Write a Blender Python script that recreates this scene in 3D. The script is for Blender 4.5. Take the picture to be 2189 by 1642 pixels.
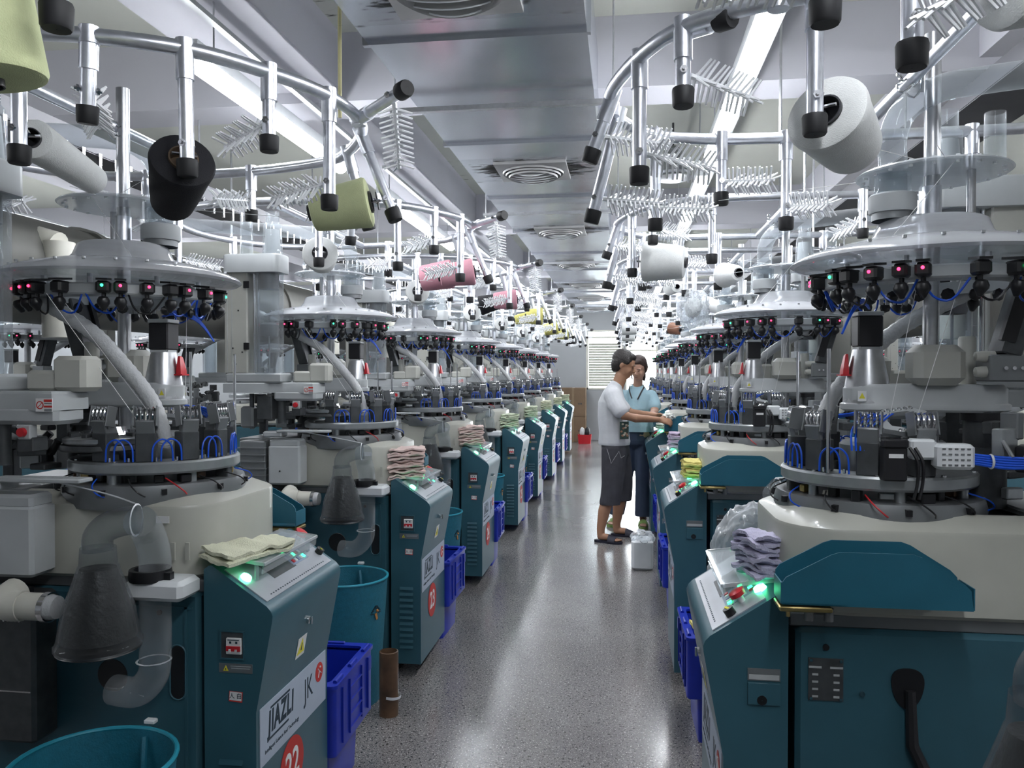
import bpy, bmesh, math, random
from mathutils import Vector, Matrix, Euler
PI=math.pi
S=bpy.context.scene
for o in list(bpy.data.objects): bpy.data.objects.remove(o)
# ------------------------------------------------------------ camera
cd=bpy.data.cameras.new('camera'); cam=bpy.data.objects.new('camera',cd)
S.collection.objects.link(cam); S.camera=cam
cd.sensor_width=36.0; cd.lens=36.0*1707/2189; cd.clip_start=.05
EYE=1.56
cam.location=(0,0,EYE)
cam.rotation_euler=(PI/2-math.atan(26*math.cos(math.atan(241/1707))/1707),0,math.atan(241/1707))
# ------------------------------------------------------------ world and exposure
W=bpy.data.worlds.new('world'); S.world=W; W.use_nodes=True
W.node_tree.nodes['Background'].inputs[0].default_value=(.93,.97,1.0,1)
W.node_tree.nodes['Background'].inputs[1].default_value=18.0
S.view_settings.view_transform='Standard'; S.view_settings.look='None'
S.view_settings.exposure=0.0; S.view_settings.gamma=1.0
S.view_settings.use_curve_mapping=False
TUBE=56.0
# ------------------------------------------------------------ materials
MATS={}
def mat(name,col,rough=.5,metal=0.,var=.06,scale=9.,bump=0.,bscale=60.,trans=0.,emit=None,estr=0.,spec=.5,coat=0.,sss=0.):
    if name in MATS: return MATS[name]
    m=bpy.data.materials.new(name); m.use_nodes=True; nt=m.node_tree; N=nt.nodes; Lk=nt.links
    b=N['Principled BSDF']; b.inputs['Roughness'].default_value=rough; b.inputs['Metallic'].default_value=metal
    b.inputs['Specular IOR Level'].default_value=spec; b.inputs['Coat Weight'].default_value=coat
    if trans: b.inputs['Transmission Weight'].default_value=trans
    tc=N.new('ShaderNodeTexCoord'); no=N.new('ShaderNodeTexNoise'); no.inputs['Scale'].default_value=scale; no.inputs['Detail'].default_value=4
    Lk.new(tc.outputs['Object'],no.inputs['Vector'])
    r=N.new('ShaderNodeValToRGB'); r.color_ramp.elements[0].position=.3; r.color_ramp.elements[1].position=.7
    r.color_ramp.elements[0].color=tuple(max(0,c*(1-var)) for c in col)+(1,); r.color_ramp.elements[1].color=tuple(min(1,c*(1+var)) for c in col)+(1,)
    Lk.new(no.outputs['Fac'],r.inputs['Fac']); Lk.new(r.outputs['Color'],b.inputs['Base Color'])
    if bump:
        n2=N.new('ShaderNodeTexNoise'); n2.inputs['Scale'].default_value=bscale; n2.inputs['Detail'].default_value=3; Lk.new(tc.outputs['Object'],n2.inputs['Vector'])
        bp=N.new('ShaderNodeBump'); bp.inputs['Strength'].default_value=bump; bp.inputs['Distance'].default_value=.01
        Lk.new(n2.outputs['Fac'],bp.inputs['Height']); Lk.new(bp.outputs['Normal'],b.inputs['Normal'])
    if emit:
        b.inputs['Emission Color'].default_value=tuple(emit)+(1,); b.inputs['Emission Strength'].default_value=estr
    MATS[name]=m; return m
def clear(name,col=(.85,.88,.9),opac=.25,rough=.08,dcol=(.7,.72,.74),top=.5):
    if name in MATS: return MATS[name]
    m=bpy.data.materials.new(name); m.use_nodes=True; nt=m.node_tree; N=nt.nodes; Lk=nt.links
    out=N['Material Output']; b=N['Principled BSDF']; b.inputs['Base Color'].default_value=dcol+(1,); b.inputs['Roughness'].default_value=rough
    tr=N.new('ShaderNodeBsdfTransparent'); tr.inputs[0].default_value=col+(1,)
    fr=N.new('ShaderNodeLayerWeight'); fr.inputs['Blend'].default_value=.35
    no=N.new('ShaderNodeTexNoise'); no.inputs['Scale'].default_value=14
    mr=N.new('ShaderNodeMapRange'); mr.inputs['To Min'].default_value=opac; mr.inputs['To Max'].default_value=min(1,opac+top)
    Lk.new(fr.outputs['Facing'],mr.inputs['Value'])
    ma=N.new('ShaderNodeMath'); ma.operation='MULTIPLY_ADD'; ma.inputs[1].default_value=.08; Lk.new(no.outputs['Fac'],ma.inputs[0]); Lk.new(mr.outputs[0],ma.inputs[2])
    mx=N.new('ShaderNodeMixShader'); Lk.new(ma.outputs[0],mx.inputs[0]); Lk.new(tr.outputs[0],mx.inputs[1]); Lk.new(b.outputs[0],mx.inputs[2])
    Lk.new(mx.outputs[0],out.inputs[0]); MATS[name]=m; return m
teal=mat('teal_paint',(.034,.105,.140),.38,var=.05,bump=.04,bscale=300)
teal2=mat('teal_paint_tray',(.018,.120,.180),.40,var=.05,bump=.04,bscale=300)
cream=mat('cream_shell',(.45,.45,.40),.32,var=.04,coat=.2)
lgrey=mat('light_grey_paint',(.42,.44,.45),.4,var=.05)
beige=mat('beige_grey_paint',(.46,.46,.42),.42,var=.05)
mgrey=mat('mid_grey_metal',(.22,.23,.24),.4,.5,var=.1)
dgrey=mat('dark_grey_metal',(.075,.08,.085),.42,.4,var=.2,scale=25)
alu=mat('brushed_aluminium',(.55,.56,.58),.3,.9,var=.08,scale=40)
plate=mat('machined_plate',(.40,.42,.43),.33,.75,var=.1,scale=20)
chrome=mat('galvanised_tube',(.80,.82,.88),.30,.9,var=.10,scale=30)
steel=mat('bright_steel',(.75,.75,.76),.15,1.,var=.05)
black=mat('black_plastic',(.012,.012,.014),.35)
blackm=mat('black_motor',(.018,.018,.021),.45,.2)
rubber=mat('black_rubber',(.01,.01,.012),.6)
red=mat('red_plastic',(.55,.02,.03),.35)
bristle=mat('white_bristle',(.93,.94,.96),.4,var=.03,spec=.6)
hosem=mat('ribbed_hose',(.5,.51,.52),.45,bump=.3,bscale=90)
pvc=mat('pvc_pipe',(.55,.54,.48),.35)
white=mat('white_plastic',(.72,.74,.76),.35)
bluet=mat('blue_tube',(.01,.09,.62),.3)
crateb=mat('blue_crate_plastic',(.007,.025,.36),.38,var=.08)
brown=mat('brown_board',(.09,.05,.035),.6,var=.4,scale=30)
brass=mat('brass',(.5,.38,.16),.3,.9)
glass=clear('clear_plastic',opac=.05,top=.38,rough=.04)
bellm=clear('clear_bell_plastic',opac=.05,top=.55,rough=.05,dcol=(.22,.23,.24))
canopym=clear('frosted_canopy_plastic',(.85,.87,.9),.36,.12,(.68,.69,.72))
discm=clear('clear_disc_plastic',opac=.3,rough=.12)
smoke=mat('lint_inside_filter',(.012,.012,.012),.45,bump=.3)
bag=clear('plastic_bag_film',(.93,.95,.97),.16,.08,(.8,.83,.86),top=.5)
ledr=mat('red_led',(.8,.02,.05),.3,emit=(1,.03,.10),estr=6)
ledg=mat('green_led',(.02,.6,.15),.3,emit=(.03,1,.28),estr=6)
ledb=mat('blue_led',(.02,.05,.8),.3,emit=(.05,.1,1),estr=3)
glow=mat('green_lamp',(.1,.8,.3),.2,emit=(.10,1,.40),estr=11)
panelm=mat('panel_silver',(.42,.44,.48),.35,.3,var=.08)
keym=mat('panel_keys',(.25,.3,.42),.4)
yel=mat('warning_yellow',(.75,.68,.05),.5)
labelm=mat('label_white',(.42,.48,.58),.5,var=.03)
stick=mat('sticker_white',(.75,.75,.75),.5)
inkd=mat('label_ink',(.01,.03,.05),.5)
inkw=mat('number_white',(.85,.85,.85),.5)
nred=mat('number_red',(.52,.03,.025),.5)
threadm=mat('yarn_thread',(.8,.8,.8),.7)
copper=mat('brown_coils',(.12,.07,.045),.5,.3,var=.4,scale=60)
# ------------------------------------------------------------ mesh builder
def frame(d,up=Vector((0,0,1))):
    d=d.normalized()
    if abs(d.dot(up))>.99: up=Vector((1,0,0))
    x=up.cross(d).normalized(); y=d.cross(x)
    return x,y
class MB:
    def __init__(s): s.v=[];s.f=[];s.mi=[];s.m=[];s.T=Matrix.Identity(4);s.cur=0
    def mt(s,m):
        if m not in s.m: s.m.append(m)
        s.cur=s.m.index(m); return s
    def add(s,vs,fs):
        n=len(s.v); s.v+=[s.T@Vector(p) for p in vs]; s.f+=[tuple(i+n for i in f) for f in fs]; s.mi+=[s.cur]*len(fs); return s
    def loops(s,L,close0=True,close1=True,wrap=False):
        k=len(L[0]); vs=[p for l in L for p in l]; fs=[]
        n=len(L)
        for i in range(n if wrap else n-1):
            a=i*k; b=((i+1)%n)*k
            for j in range(k): fs.append((a+j,a+(j+1)%k,b+(j+1)%k,b+j))
        if not wrap:
            if close0: fs.append(tuple(reversed(range(k))))
            if close1: fs.append(tuple((n-1)*k+j for j in range(k)))
        return s.add(vs,fs)
    def box(s,c,d,rot=None,bev=.0):
        hx,hy,hz=d[0]/2,d[1]/2,d[2]/2; c=Vector(c)
        R=(Euler(rot).to_matrix() if rot else Matrix.Identity(3))
        b=min(bev,hx*.45,hy*.45,hz*.45)
        if b<=0:
            P=[(-hx,-hy,-hz),(hx,-hy,-hz),(hx,hy,-hz),(-hx,hy,-hz),(-hx,-hy,hz),(hx,-hy,hz),(hx,hy,hz),(-hx,hy,hz)]
            return s.add([c+R@Vector(p) for p in P],[(3,2,1,0),(4,5,6,7),(0,1,5,4),(1,2,6,5),(2,3,7,6),(3,0,4,7)])
        def ring(ins,z,q):
            a,e=hx-ins,hy-ins
            return [c+R@Vector(p) for p in[(-a+q,-e,z),(a-q,-e,z),(a,-e+q,z),(a,e-q,z),(a-q,e,z),(-a+q,e,z),(-a,e-q,z),(-a,-e+q,z)]]
        return s.loops([ring(b,-hz,b*.4),ring(0,-hz+b,b),ring(0,hz-b,b),ring(b,hz,b*.4)])
    def cyl(s,p0,p1,r0,r1=None,n=12,caps=True):
        r1=r0 if r1 is None else r1; p0=Vector(p0);p1=Vector(p1); x,y=frame(p1-p0)
        L=[[p+(x*math.cos(2*PI*i/n)+y*math.sin(2*PI*i/n))*r for i in range(n)] for p,r in((p0,r0),(p1,r1))]
        return s.loops(L,caps,caps)
    def lathe(s,prof,o=(0,0,0),ax=(0,0,1),n=24,closed=False,caps=False):
        o=Vector(o); ax=Vector(ax).normalized(); x,y=frame(ax)
        L=[[o+ax*z+(x*math.cos(2*PI*i/n)+y*math.sin(2*PI*i/n))*max(r,1e-4) for i in range(n)] for r,z in prof]
        return s.loops(L,caps,caps,wrap=closed)
    def tube(s,pts,r,n=8,closed=False,rs=None):
        P=[Vector(p) for p in pts]; k=len(P); L=[]; up=None
        for i,p in enumerate(P):
            if closed: t=P[(i+1)%k]-P[i-1]
            else: t=P[min(i+1,k-1)]-P[max(i-1,0)]
            t=t.normalized() if t.length>1e-9 else Vector((0,0,1))
            if up is None:
                x,y=frame(t)
            else:
                x=(up-t*up.dot(t)).normalized(); y=t.cross(x)
            up=x; rr=rs[i] if rs else r
            L.append([p+(x*math.cos(2*PI*j/n)+y*math.sin(2*PI*j/n))*rr for j in range(n)])
        return s.loops(L,True,True,wrap=closed)
    def prism(s,poly,f0,f1):   # poly 2D, f maps (u,v)->3D
        return s.loops([[Vector(f0(*p)) for p in poly],[Vector(f1(*p)) for p in poly]])
    def ball(s,c,r,n=12,sc=(1,1,1)):
        c=Vector(c); k=max(4,n//2); L=[]
        for i in range(k+1):
            a=PI*i/k; rr=max(math.sin(a),1e-3)
            L.append([c+Vector((rr*math.cos(2*PI*j/n)*r*sc[0],rr*math.sin(2*PI*j/n)*r*sc[1],-math.cos(a)*r*sc[2])) for j in range(n)])
        return s.loops(L,True,True)
    def mesh(s,name,smooth=True):
        me=bpy.data.meshes.new(name); me.from_pydata([tuple(v) for v in s.v],[],s.f)
        for m in s.m: me.materials.append(m)
        me.polygons.foreach_set('material_index',s.mi)
        bm=bmesh.new(); bm.from_mesh(me); bmesh.ops.recalc_face_normals(bm,faces=bm.faces); bm.to_mesh(me); bm.free()
        if smooth:
            me.shade_smooth()
            try: me.set_sharp_from_angle(angle=math.radians(38))
            except Exception: pass
        me.update(); return me
    def build(s,name,parent=None,smooth=True): return link(name,s.mesh(name,smooth),parent)
def link(name,me,parent=None):
    o=bpy.data.objects.new(name,me); S.collection.objects.link(o)
    if parent: o.parent=parent
    return o
def mb(m): return MB().mt(m)
def tag(o,label,cat,group=None):
    o['label']=label; o['category']=cat
    if group: o['group']=group
    return o
def empty(name,loc=(0,0,0),rz=0):
    o=bpy.data.objects.new(name,None); S.collection.objects.link(o); o.location=loc; o.rotation_euler=(0,0,rz); o.empty_display_size=.1; return o
KIDS={}
def copy_tree(o,parent=None,keep=None):
    c=o.copy(); S.collection.objects.link(c)
    if parent: c.parent=parent
    for ch in CH(o):
        if keep is None or ch.name.split('.')[0] in keep: copy_tree(ch,c,None)
    return c
def CH(o): return KIDS.get(o.name,[])
def index_kids():
    KIDS.clear()
    for o in bpy.data.objects:
        if o.parent: KIDS.setdefault(o.parent.name,[]).append(o)
def struct(o): o['kind']='structure'; return o
def cr(pts,n=6,closed=False):   # catmull-rom
    P=[Vector(p) for p in pts]; k=len(P); out=[]
    for i in range(k if closed else k-1):
        a,b,c,d=(P[(i-1)%k],P[i],P[(i+1)%k],P[(i+2)%k]) if closed else (P[max(i-1,0)],P[i],P[i+1],P[min(i+2,k-1)])
        for j in range(n):
            t=j/n; out.append(.5*((2*b)+(c-a)*t+(2*a-5*b+4*c-d)*t*t+(3*b-a-3*c+d)*t**3))
    if not closed: out.append(P[-1])
    return out
def rrect(x0,x1,y0,y1,r,k=5):
    out=[]
    for cx,cy,a0 in((x1-r,y0+r,-90),(x1-r,y1-r,0),(x0+r,y1-r,90),(x0+r,y0+r,180)):
        for i in range(k+1):
            a=math.radians(a0+90*i/k); out.append((cx+r*math.cos(a),cy+r*math.sin(a)))
    return out
def text(body,size,m,M,parent,name='lettering',sx=1,ext=.0004,shear=0,bold=0,sp=1.0):
    c=bpy.data.curves.new(name,'FONT'); c.body=body; c.size=size; c.align_x='CENTER'; c.align_y='CENTER'; c.extrude=ext; c.shear=shear; c.offset=bold; c.space_character=sp
    c.resolution_u=3
    t=bpy.data.objects.new('tmp_text',c); S.collection.objects.link(t)
    dg=bpy.context.evaluated_depsgraph_get(); me=bpy.data.meshes.new_from_object(t.evaluated_get(dg))
    bpy.data.objects.remove(t); bpy.data.curves.remove(c)
    me.transform(M@Matrix.Diagonal((sx,1,1,1))); me.materials.clear(); me.materials.append(m); me.name=name
    return link(name,me,parent)
def basis(o,x,y):
    x=Vector(x).normalized();y=Vector(y); y=(y-x*y.dot(x)).normalized(); z=x.cross(y)
    M=Matrix.Identity(4)
    for i,v in enumerate((x,y,z)):
        for j in range(3): M[j][i]=v[j]
    M.translation=Vector(o); return M

# ------------------------------------------------------------ setting
def floor_mat():
    m=bpy.data.materials.new('terrazzo_floor'); m.use_nodes=True; nt=m.node_tree;N=nt.nodes;Lk=nt.links;b=N['Principled BSDF']
    tc=N.new('ShaderNodeTexCoord')
    def vor(sc,lo,hi):
        v=N.new('ShaderNodeTexNoise'); v.inputs['Scale'].default_value=sc; v.inputs['Detail'].default_value=2; Lk.new(tc.outputs['Object'],v.inputs['Vector'])
        r=N.new('ShaderNodeValToRGB'); r.color_ramp.elements[0].position=lo; r.color_ramp.elements[1].position=hi; Lk.new(v.outputs['Fac'],r.inputs['Fac']); return r
    base=N.new('ShaderNodeTexNoise'); base.inputs['Scale'].default_value=1.3; base.inputs['Detail'].default_value=5; Lk.new(tc.outputs['Object'],base.inputs['Vector'])
    br=N.new('ShaderNodeValToRGB'); br.color_ramp.elements[0].position=.3; br.color_ramp.elements[0].color=(.165,.155,.158,1); br.color_ramp.elements[1].position=.7; br.color_ramp.elements[1].color=(.235,.225,.222,1)
    Lk.new(base.outputs['Fac'],br.inputs['Fac'])
    prev=br.outputs['Color']
    for sc,lo,hi,c in((85,.60,.63,(.03,.028,.028,1)),(125,.62,.65,(.52,.50,.48,1)),(190,.59,.62,(.04,.038,.038,1))):
        r=vor(sc,lo,hi); mx=N.new('ShaderNodeMix'); mx.data_type='RGBA'; Lk.new(r.outputs['Color'],mx.inputs[0]); Lk.new(prev,mx.inputs[6]); mx.inputs[7].default_value=c; prev=mx.outputs[2]
    Lk.new(prev,b.inputs['Base Color'])
    rr=N.new('ShaderNodeMapRange'); rr.inputs['To Min'].default_value=.13; rr.inputs['To Max'].default_value=.26; Lk.new(base.outputs['Fac'],rr.inputs['Value']); Lk.new(rr.outputs[0],b.inputs['Roughness'])
    b.inputs['Specular IOR Level'].default_value=.6
    return m
ceilm=mat('ceiling_paint',(.50,.51,.46),.8,var=.04,scale=2)
beamm=mat('beam_paint',(.46,.46,.50),.75,var=.03,scale=2)
wallm=mat('wall_paint',(.42,.44,.46),.7,var=.04,scale=2)
X0,X1,Y0,Y1,ZC=-7.2,6.6,-3.0,18.4,3.45
struct(mb(floor_mat()).box(((X0+X1)/2,(Y0+Y1)/2,-.05),(X1-X0+.4,Y1-Y0+.4,.1)).build('floor',smooth=False))
struct(mb(ceilm).box(((X0+X1)/2,(Y0+Y1)/2,ZC+.05),(X1-X0+.4,Y1-Y0+.4,.1)).build('ceiling',smooth=False))
for i,y in enumerate((.2,4.3,8.4,12.5,16.6)):
    struct(mb(beamm).box(((X0+X1)/2,y+.15,ZC-.19),(X1-X0,.3,.38)).build('trim_%d'%(i+1),smooth=False))
for i,x in enumerate((-4.6,-1.85,1.9,4.6)):
    struct(mb(beamm).box((x,(Y0+Y1)/2,ZC-.16),(.55 if i==1 else .3,Y1-Y0,.32)).build('trim_%d'%(i+6),smooth=False))
struct(mb(wallm).box((X0-.1,(Y0+Y1)/2,ZC/2),(.2,Y1-Y0+.4,ZC)).build('wall_left',smooth=False))
struct(mb(wallm).box((X1+.1,(Y0+Y1)/2,ZC/2),(.2,Y1-Y0+.4,ZC)).build('wall_right',smooth=False))
struct(mb(wallm).box(((X0+X1)/2,Y0-.1,ZC/2),(X1-X0,.2,ZC)).build('wall_near',smooth=False))
w=mb(wallm); WX0,WX1,DX1,ZT,ZS=-.88,-.03,.74,2.52,1.16
yb=Y1+.1
def wb(x0,x1,z0,z1): w.box(((x0+x1)/2,yb,(z0+z1)/2),(x1-x0,.2,z1-z0))
wb(X0,WX0,0,ZC); wb(DX1,X1,0,ZC); wb(WX0,DX1,ZT,ZC); wb(WX0,WX1,0,ZS); wb(WX1,.03,ZS,ZT); wb(WX1,.03,0,ZS)
struct(w.build('wall_far',smooth=False))
framem=mat('window_frame_paint',(.75,.74,.66),.5)
blindm=mat('white_blind',(.85,.84,.74),.6)
_n=blindm.node_tree; _t=_n.nodes.new('ShaderNodeBsdfTranslucent'); _t.inputs[0].default_value=(.10,.10,.085,1); _m=_n.nodes.new('ShaderNodeMixShader'); _m.inputs[0].default_value=.5
_n.links.new(_n.nodes['Principled BSDF'].outputs[0],_m.inputs[1]); _n.links.new(_t.outputs[0],_m.inputs[2]); _n.links.new(_m.outputs[0],_n.nodes['Material Output'].inputs[0])
g=mb(framem)
for x in(WX0+.025,WX1-.025): g.box((x,Y1+.02,(ZS+ZT)/2),(.05,.08,ZT-ZS))
for z in(ZS+.02,ZT-.02,ZT-.17): g.box(((WX0+WX1)/2,Y1+.02,z),(WX1-WX0,.08,.04))
win=struct(g.build('window_1',smooth=False))
mb(glass).box(((WX0+WX1)/2,Y1+.12,(ZS+ZT)/2),(WX1-WX0,.008,ZT-ZS)).build('window_pane',win)
g=mb(blindm)
for i in range(17): g.box(((WX0+WX1)/2,Y1-.01,ZS+.1+i*.058),(WX1-WX0-.12,.056,.004),rot=(1.25,0,0))
g.build('window_blind',win)
g=mb(framem)
for x in(.03,DX1-.02): g.box((x,Y1+.02,ZT/2),(.04,.1,ZT))
g.box(((.03+DX1)/2,Y1+.02,ZT-.02),(DX1-.03,.1,.04)); g.box((.4,Y1+.02,2.05),(DX1-.05,.06,.04))
struct(g.build('door_1',smooth=False))

# ------------------------------------------------------------ ceiling duct
def duct_mat():
    m=bpy.data.materials.new('galvanised_sheet'); m.use_nodes=True; nt=m.node_tree;N=nt.nodes;Lk=nt.links;b=N['Principled BSDF']
    tc=N.new('ShaderNodeTexCoord'); v=N.new('ShaderNodeTexNoise'); v.inputs['Scale'].default_value=2.; Lk.new(tc.outputs['Object'],v.inputs['Vector'])
    n=N.new('ShaderNodeTexNoise'); n.inputs['Scale'].default_value=2.2; n.inputs['Detail'].default_value=3; Lk.new(tc.outputs['Object'],n.inputs['Vector'])
    r=N.new('ShaderNodeValToRGB'); r.color_ramp.elements[0].color=(.42,.44,.48,1); r.color_ramp.elements[1].color=(.62,.64,.69,1); Lk.new(n.outputs['Fac'],r.inputs['Fac'])
    Lk.new(r.outputs['Color'],b.inputs['Base Color']); b.inputs['Metallic'].default_value=.92
    mr=N.new('ShaderNodeMapRange'); mr.inputs['To Min'].default_value=.17; mr.inputs['To Max'].default_value=.30; Lk.new(v.outputs['Fac'],mr.inputs['Value']); Lk.new(mr.outputs[0],b.inputs['Roughness'])
    n2=N.new('ShaderNodeTexNoise'); n2.inputs['Scale'].default_value=2.2; n2.inputs['Detail'].default_value=0; Lk.new(tc.outputs['Object'],n2.inputs['Vector'])
    bp=N.new('ShaderNodeBump'); bp.inputs['Strength'].default_value=.02; bp.inputs['Distance'].default_value=.05; Lk.new(n2.outputs['Fac'],bp.inputs['Height']); Lk.new(bp.outputs['Normal'],b.inputs['Normal'])
    return m
ductm=duct_mat(); DZ=2.86; DXa,DXb=-1.01,-.145
duct=empty('ventilation_duct',((DXa+DXb)/2,8,DZ)); tag(duct,'long rectangular galvanised sheet metal ventilation duct under the ceiling above the aisle','duct')
def dpart(b,name): o=b.build(name,duct,smooth=False); o.location=-Vector(duct.location); return o
dpart(mb(ductm).box(((DXa+DXb)/2,7.3,DZ+.2),(DXb-DXa,19.6,.4)),'duct_body')
for i in range(14):
    y=-1.2+i*1.42
    dpart(mb(ductm).box(((DXa+DXb)/2,y,DZ-.008),(DXb-DXa+.03,.025,.016)).box((DXa-.008,y,DZ+.2),(.016,.025,.4)).box((DXb+.008,y,DZ+.2),(.016,.025,.4)),'flange')
for i,y in enumerate((3.75,6.3,9.2,12.1,15)):
    b=mb(alu).box(((DXa+DXb)/2,y,DZ-.045),(DXb-DXa+.22,.03,.022))
    for x in(DXa-.09,DXb+.09): b.cyl((x,y,DZ-.09),(x,y,3.44),.005,n=6)
    dpart(b,'hanger_bar')
stain=clear('dust_stain',(1,1,1),0,.9,(.02,.02,.02))
def stain_mat():
    m=bpy.data.materials.new('dust_streaks'); m.use_nodes=True; nt=m.node_tree;N=nt.nodes;Lk=nt.links;b=N['Principled BSDF']
    b.inputs['Base Color'].default_value=(.03,.03,.03,1); b.inputs['Roughness'].default_value=.9
    tc=N.new('ShaderNodeTexCoord'); mp=N.new('ShaderNodeMapping'); mp.inputs['Scale'].default_value=(9,45,1); Lk.new(tc.outputs['Object'],mp.inputs['Vector'])
    n=N.new('ShaderNodeTexNoise'); n.inputs['Scale'].default_value=1; n.inputs['Detail'].default_value=5; Lk.new(mp.outputs[0],n.inputs['Vector'])
    ln=N.new('ShaderNodeVectorMath'); ln.operation='MULTIPLY'; ln.inputs[1].default_value=(2.3,3.4,0); Lk.new(tc.outputs['Object'],ln.inputs[0])
    l2=N.new('ShaderNodeVectorMath'); l2.operation='LENGTH'; Lk.new(ln.outputs[0],l2.inputs[0])
    mr=N.new('ShaderNodeMapRange'); mr.inputs['From Min'].default_value=.5; mr.inputs['From Max'].default_value=1; mr.inputs['To Min'].default_value=.16; mr.inputs['To Max'].default_value=-.13; Lk.new(l2.outputs['Value'],mr.inputs['Value'])
    a=N.new('ShaderNodeMath'); a.operation='ADD'; Lk.new(n.outputs['Fac'],a.inputs[0]); Lk.new(mr.outputs[0],a.inputs[1])
    r=N.new('ShaderNodeMapRange'); r.inputs['From Min'].default_value=.50; r.inputs['From Max'].default_value=.60; Lk.new(a.outputs[0],r.inputs['Value'])
    Lk.new(r.outputs[0],b.inputs['Alpha']); return m
stainm=stain_mat()
difm=mat('diffuser_grey',(.30,.30,.30),.45,.2)
def make_diffuser():
    e=empty('air_diffuser'); s=.225
    b=mb(difm)
    out=[(-s,-s),(s,-s),(s,s),(-s,s)]
    n=32; ring=[]
    sq=[]; ci=[]
    for i in range(n):
        a=2*PI*i/n; c,q=math.cos(a),math.sin(a); k=s/max(abs(c),abs(q)); sq.append((c*k,q*k)); ci.append((c*.2,q*.2))
    b.loops([[(x,y,-.0) for x,y in sq],[(x,y,-.018) for x,y in sq],[(x,y,-.022) for x,y in ci],[(x,y,0) for x,y in ci]],wrap=True)
    b.build('frame',e)
    b=mb(difm)
    for r,z in((.197,-.022),(.178,-.034),(.158,-.046)): b.lathe([(r,z),(r-.004,z-.01),(r-.02,z+.01),(r-.014,z+.014)],n=40,closed=True)
    b.build('collar_rings',e)
    b=mb(lgrey)
    for k in range(-2,3):
        y=k*.055; hw=math.sqrt(max(.145**2-y*y,0)); L=[]
        for j in range(9):
            x=-hw+2*hw*j/8; sag=-.03*(1-(x/hw)**2)
            L.append([Vector((x,y-.010,-.014+sag*.3)),Vector((x,y+.006,-.048+sag*.6)),Vector((x,y+.009,-.047+sag*.6)),Vector((x,y-.007,-.013+sag*.3))])
        b.mt(difm).loops(L); b.mt(white).tube([(l[1]+l[2])/2 for l in L],.0032,n=6)  # white lip on grey face: shading that separates the blades, painted in
    b.build('louvre_blades',e)
    mb(rubber).lathe([(.19,-.004),(.001,-.004)],n=24).build('dark_throat',e)
    b=mb(stainm); b.add([(-.5,-.3,-.0015),(.5,-.3,-.0015),(.5,.3,-.0015),(-.5,.3,-.0015)],[(0,1,2,3)]); b.build('dust_streaks',e,False)
    return e
dif=make_diffuser(); index_kids()
DIFY=(2.62,5.12,7.35,9.6,11.85,14.1,16.35)
ORD=['first','second','third','fourth','fifth','sixth','seventh','eighth','ninth','tenth','eleventh','twelfth','thirteenth','fourteenth','fifteenth','sixteenth']
for i,y in enumerate(DIFY):
    d=dif if i==0 else copy_tree(dif)
    d.location=(-.585,y,DZ)
    tag(d,['square grey louvred air diffuser on the duct, cut by the top of the picture'][0] if i==0 else 'square grey louvred air diffuser on the duct, %s one counting from the camera'%ORD[i],'air vent','air diffusers along the duct')
# ------------------------------------------------------------ lights
tubem=mat('lit_tube',(1,1,1),.5,emit=(.93,.96,1.0),estr=TUBE)
def light_fix(x,y0,y1,z,lab):
    e=empty('strip_light',(x,(y0+y1)/2,z)); L=(y1-y0)
    mb(white).box((0,0,.045),(.075,L,.05)).build('housing',e,False)
    mb(tubem).cyl((0,-L/2+.02,0),(0,L/2-.02,0),.042,n=14).build('lit_tube',e)
    b=mb(alu)
    for y in(-L/2+.2,L/2-.2): b.cyl((0,y,.07),(0,y,ZC-.0-z),.004,n=6)
    b.build('hanging_rods',e)
    mb(lgrey).box((.10,0,.14),(.03,L+.5,.02)).build('cable_rail',e,False)
    tag(e,lab,'ceiling light','suspended strip lights')
rows=[(-1.73,'left row of machines'),(.5,'right row of machines'),(-5.4,'far left machines'),(4.4,'far right machines')]
segs=[(-.9,1.5),(2.3,4.85),(5.35,7.9),(8.4,10.9),(11.4,13.9),(14.4,16.9)]
for x,nm in rows:
    for k,(a,b_) in enumerate(segs):
        if k==0 and x==-1.73: continue
        if k==1 and x==-1.73: a=3.0; b_=4.75
        if k==2 and x==-1.73: a=5.55
        light_fix(x,a,b_,2.82,'bright white strip light hung over the %s, %s from the camera'%(nm,ORD[k]))
# ------------------------------------------------------------ overhead trays and big ducts
trm=mat('dark_tray_paint',(.07,.07,.08),.5,.3)
def tray_run(x,z,w_,lab):
    e=empty('cable_tray',(x,8,z))
    mb(trm).box((0,0,0),(w_,16,.01)).box((-w_/2,0,.04),(.006,16,.08)).box((w_/2,0,.04),(.006,16,.08)).build('tray_body',e,False)
    b=mb(alu)
    for i in range(9): b.cyl((-w_/2,-7+i*1.75,.0),(-w_/2,-7+i*1.75,ZC-z),.006,n=6)
    b.build('hanging_rods',e); tag(e,lab,'cable tray'); return e
ct=tray_run(-2.42,2.52,.22,'dark metal cable tray over the back of the left row')
tray_run(1.62,2.72,.3,'dark metal cable tray over the back of the right row')
for i in range(64):
    mb(steel).box((.115,-6.5+i*.11,-.03),(.012,.02,.07)).build('clip',ct)
ductg=mat('suction_duct_paint',(.10,.10,.09),.55)
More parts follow.
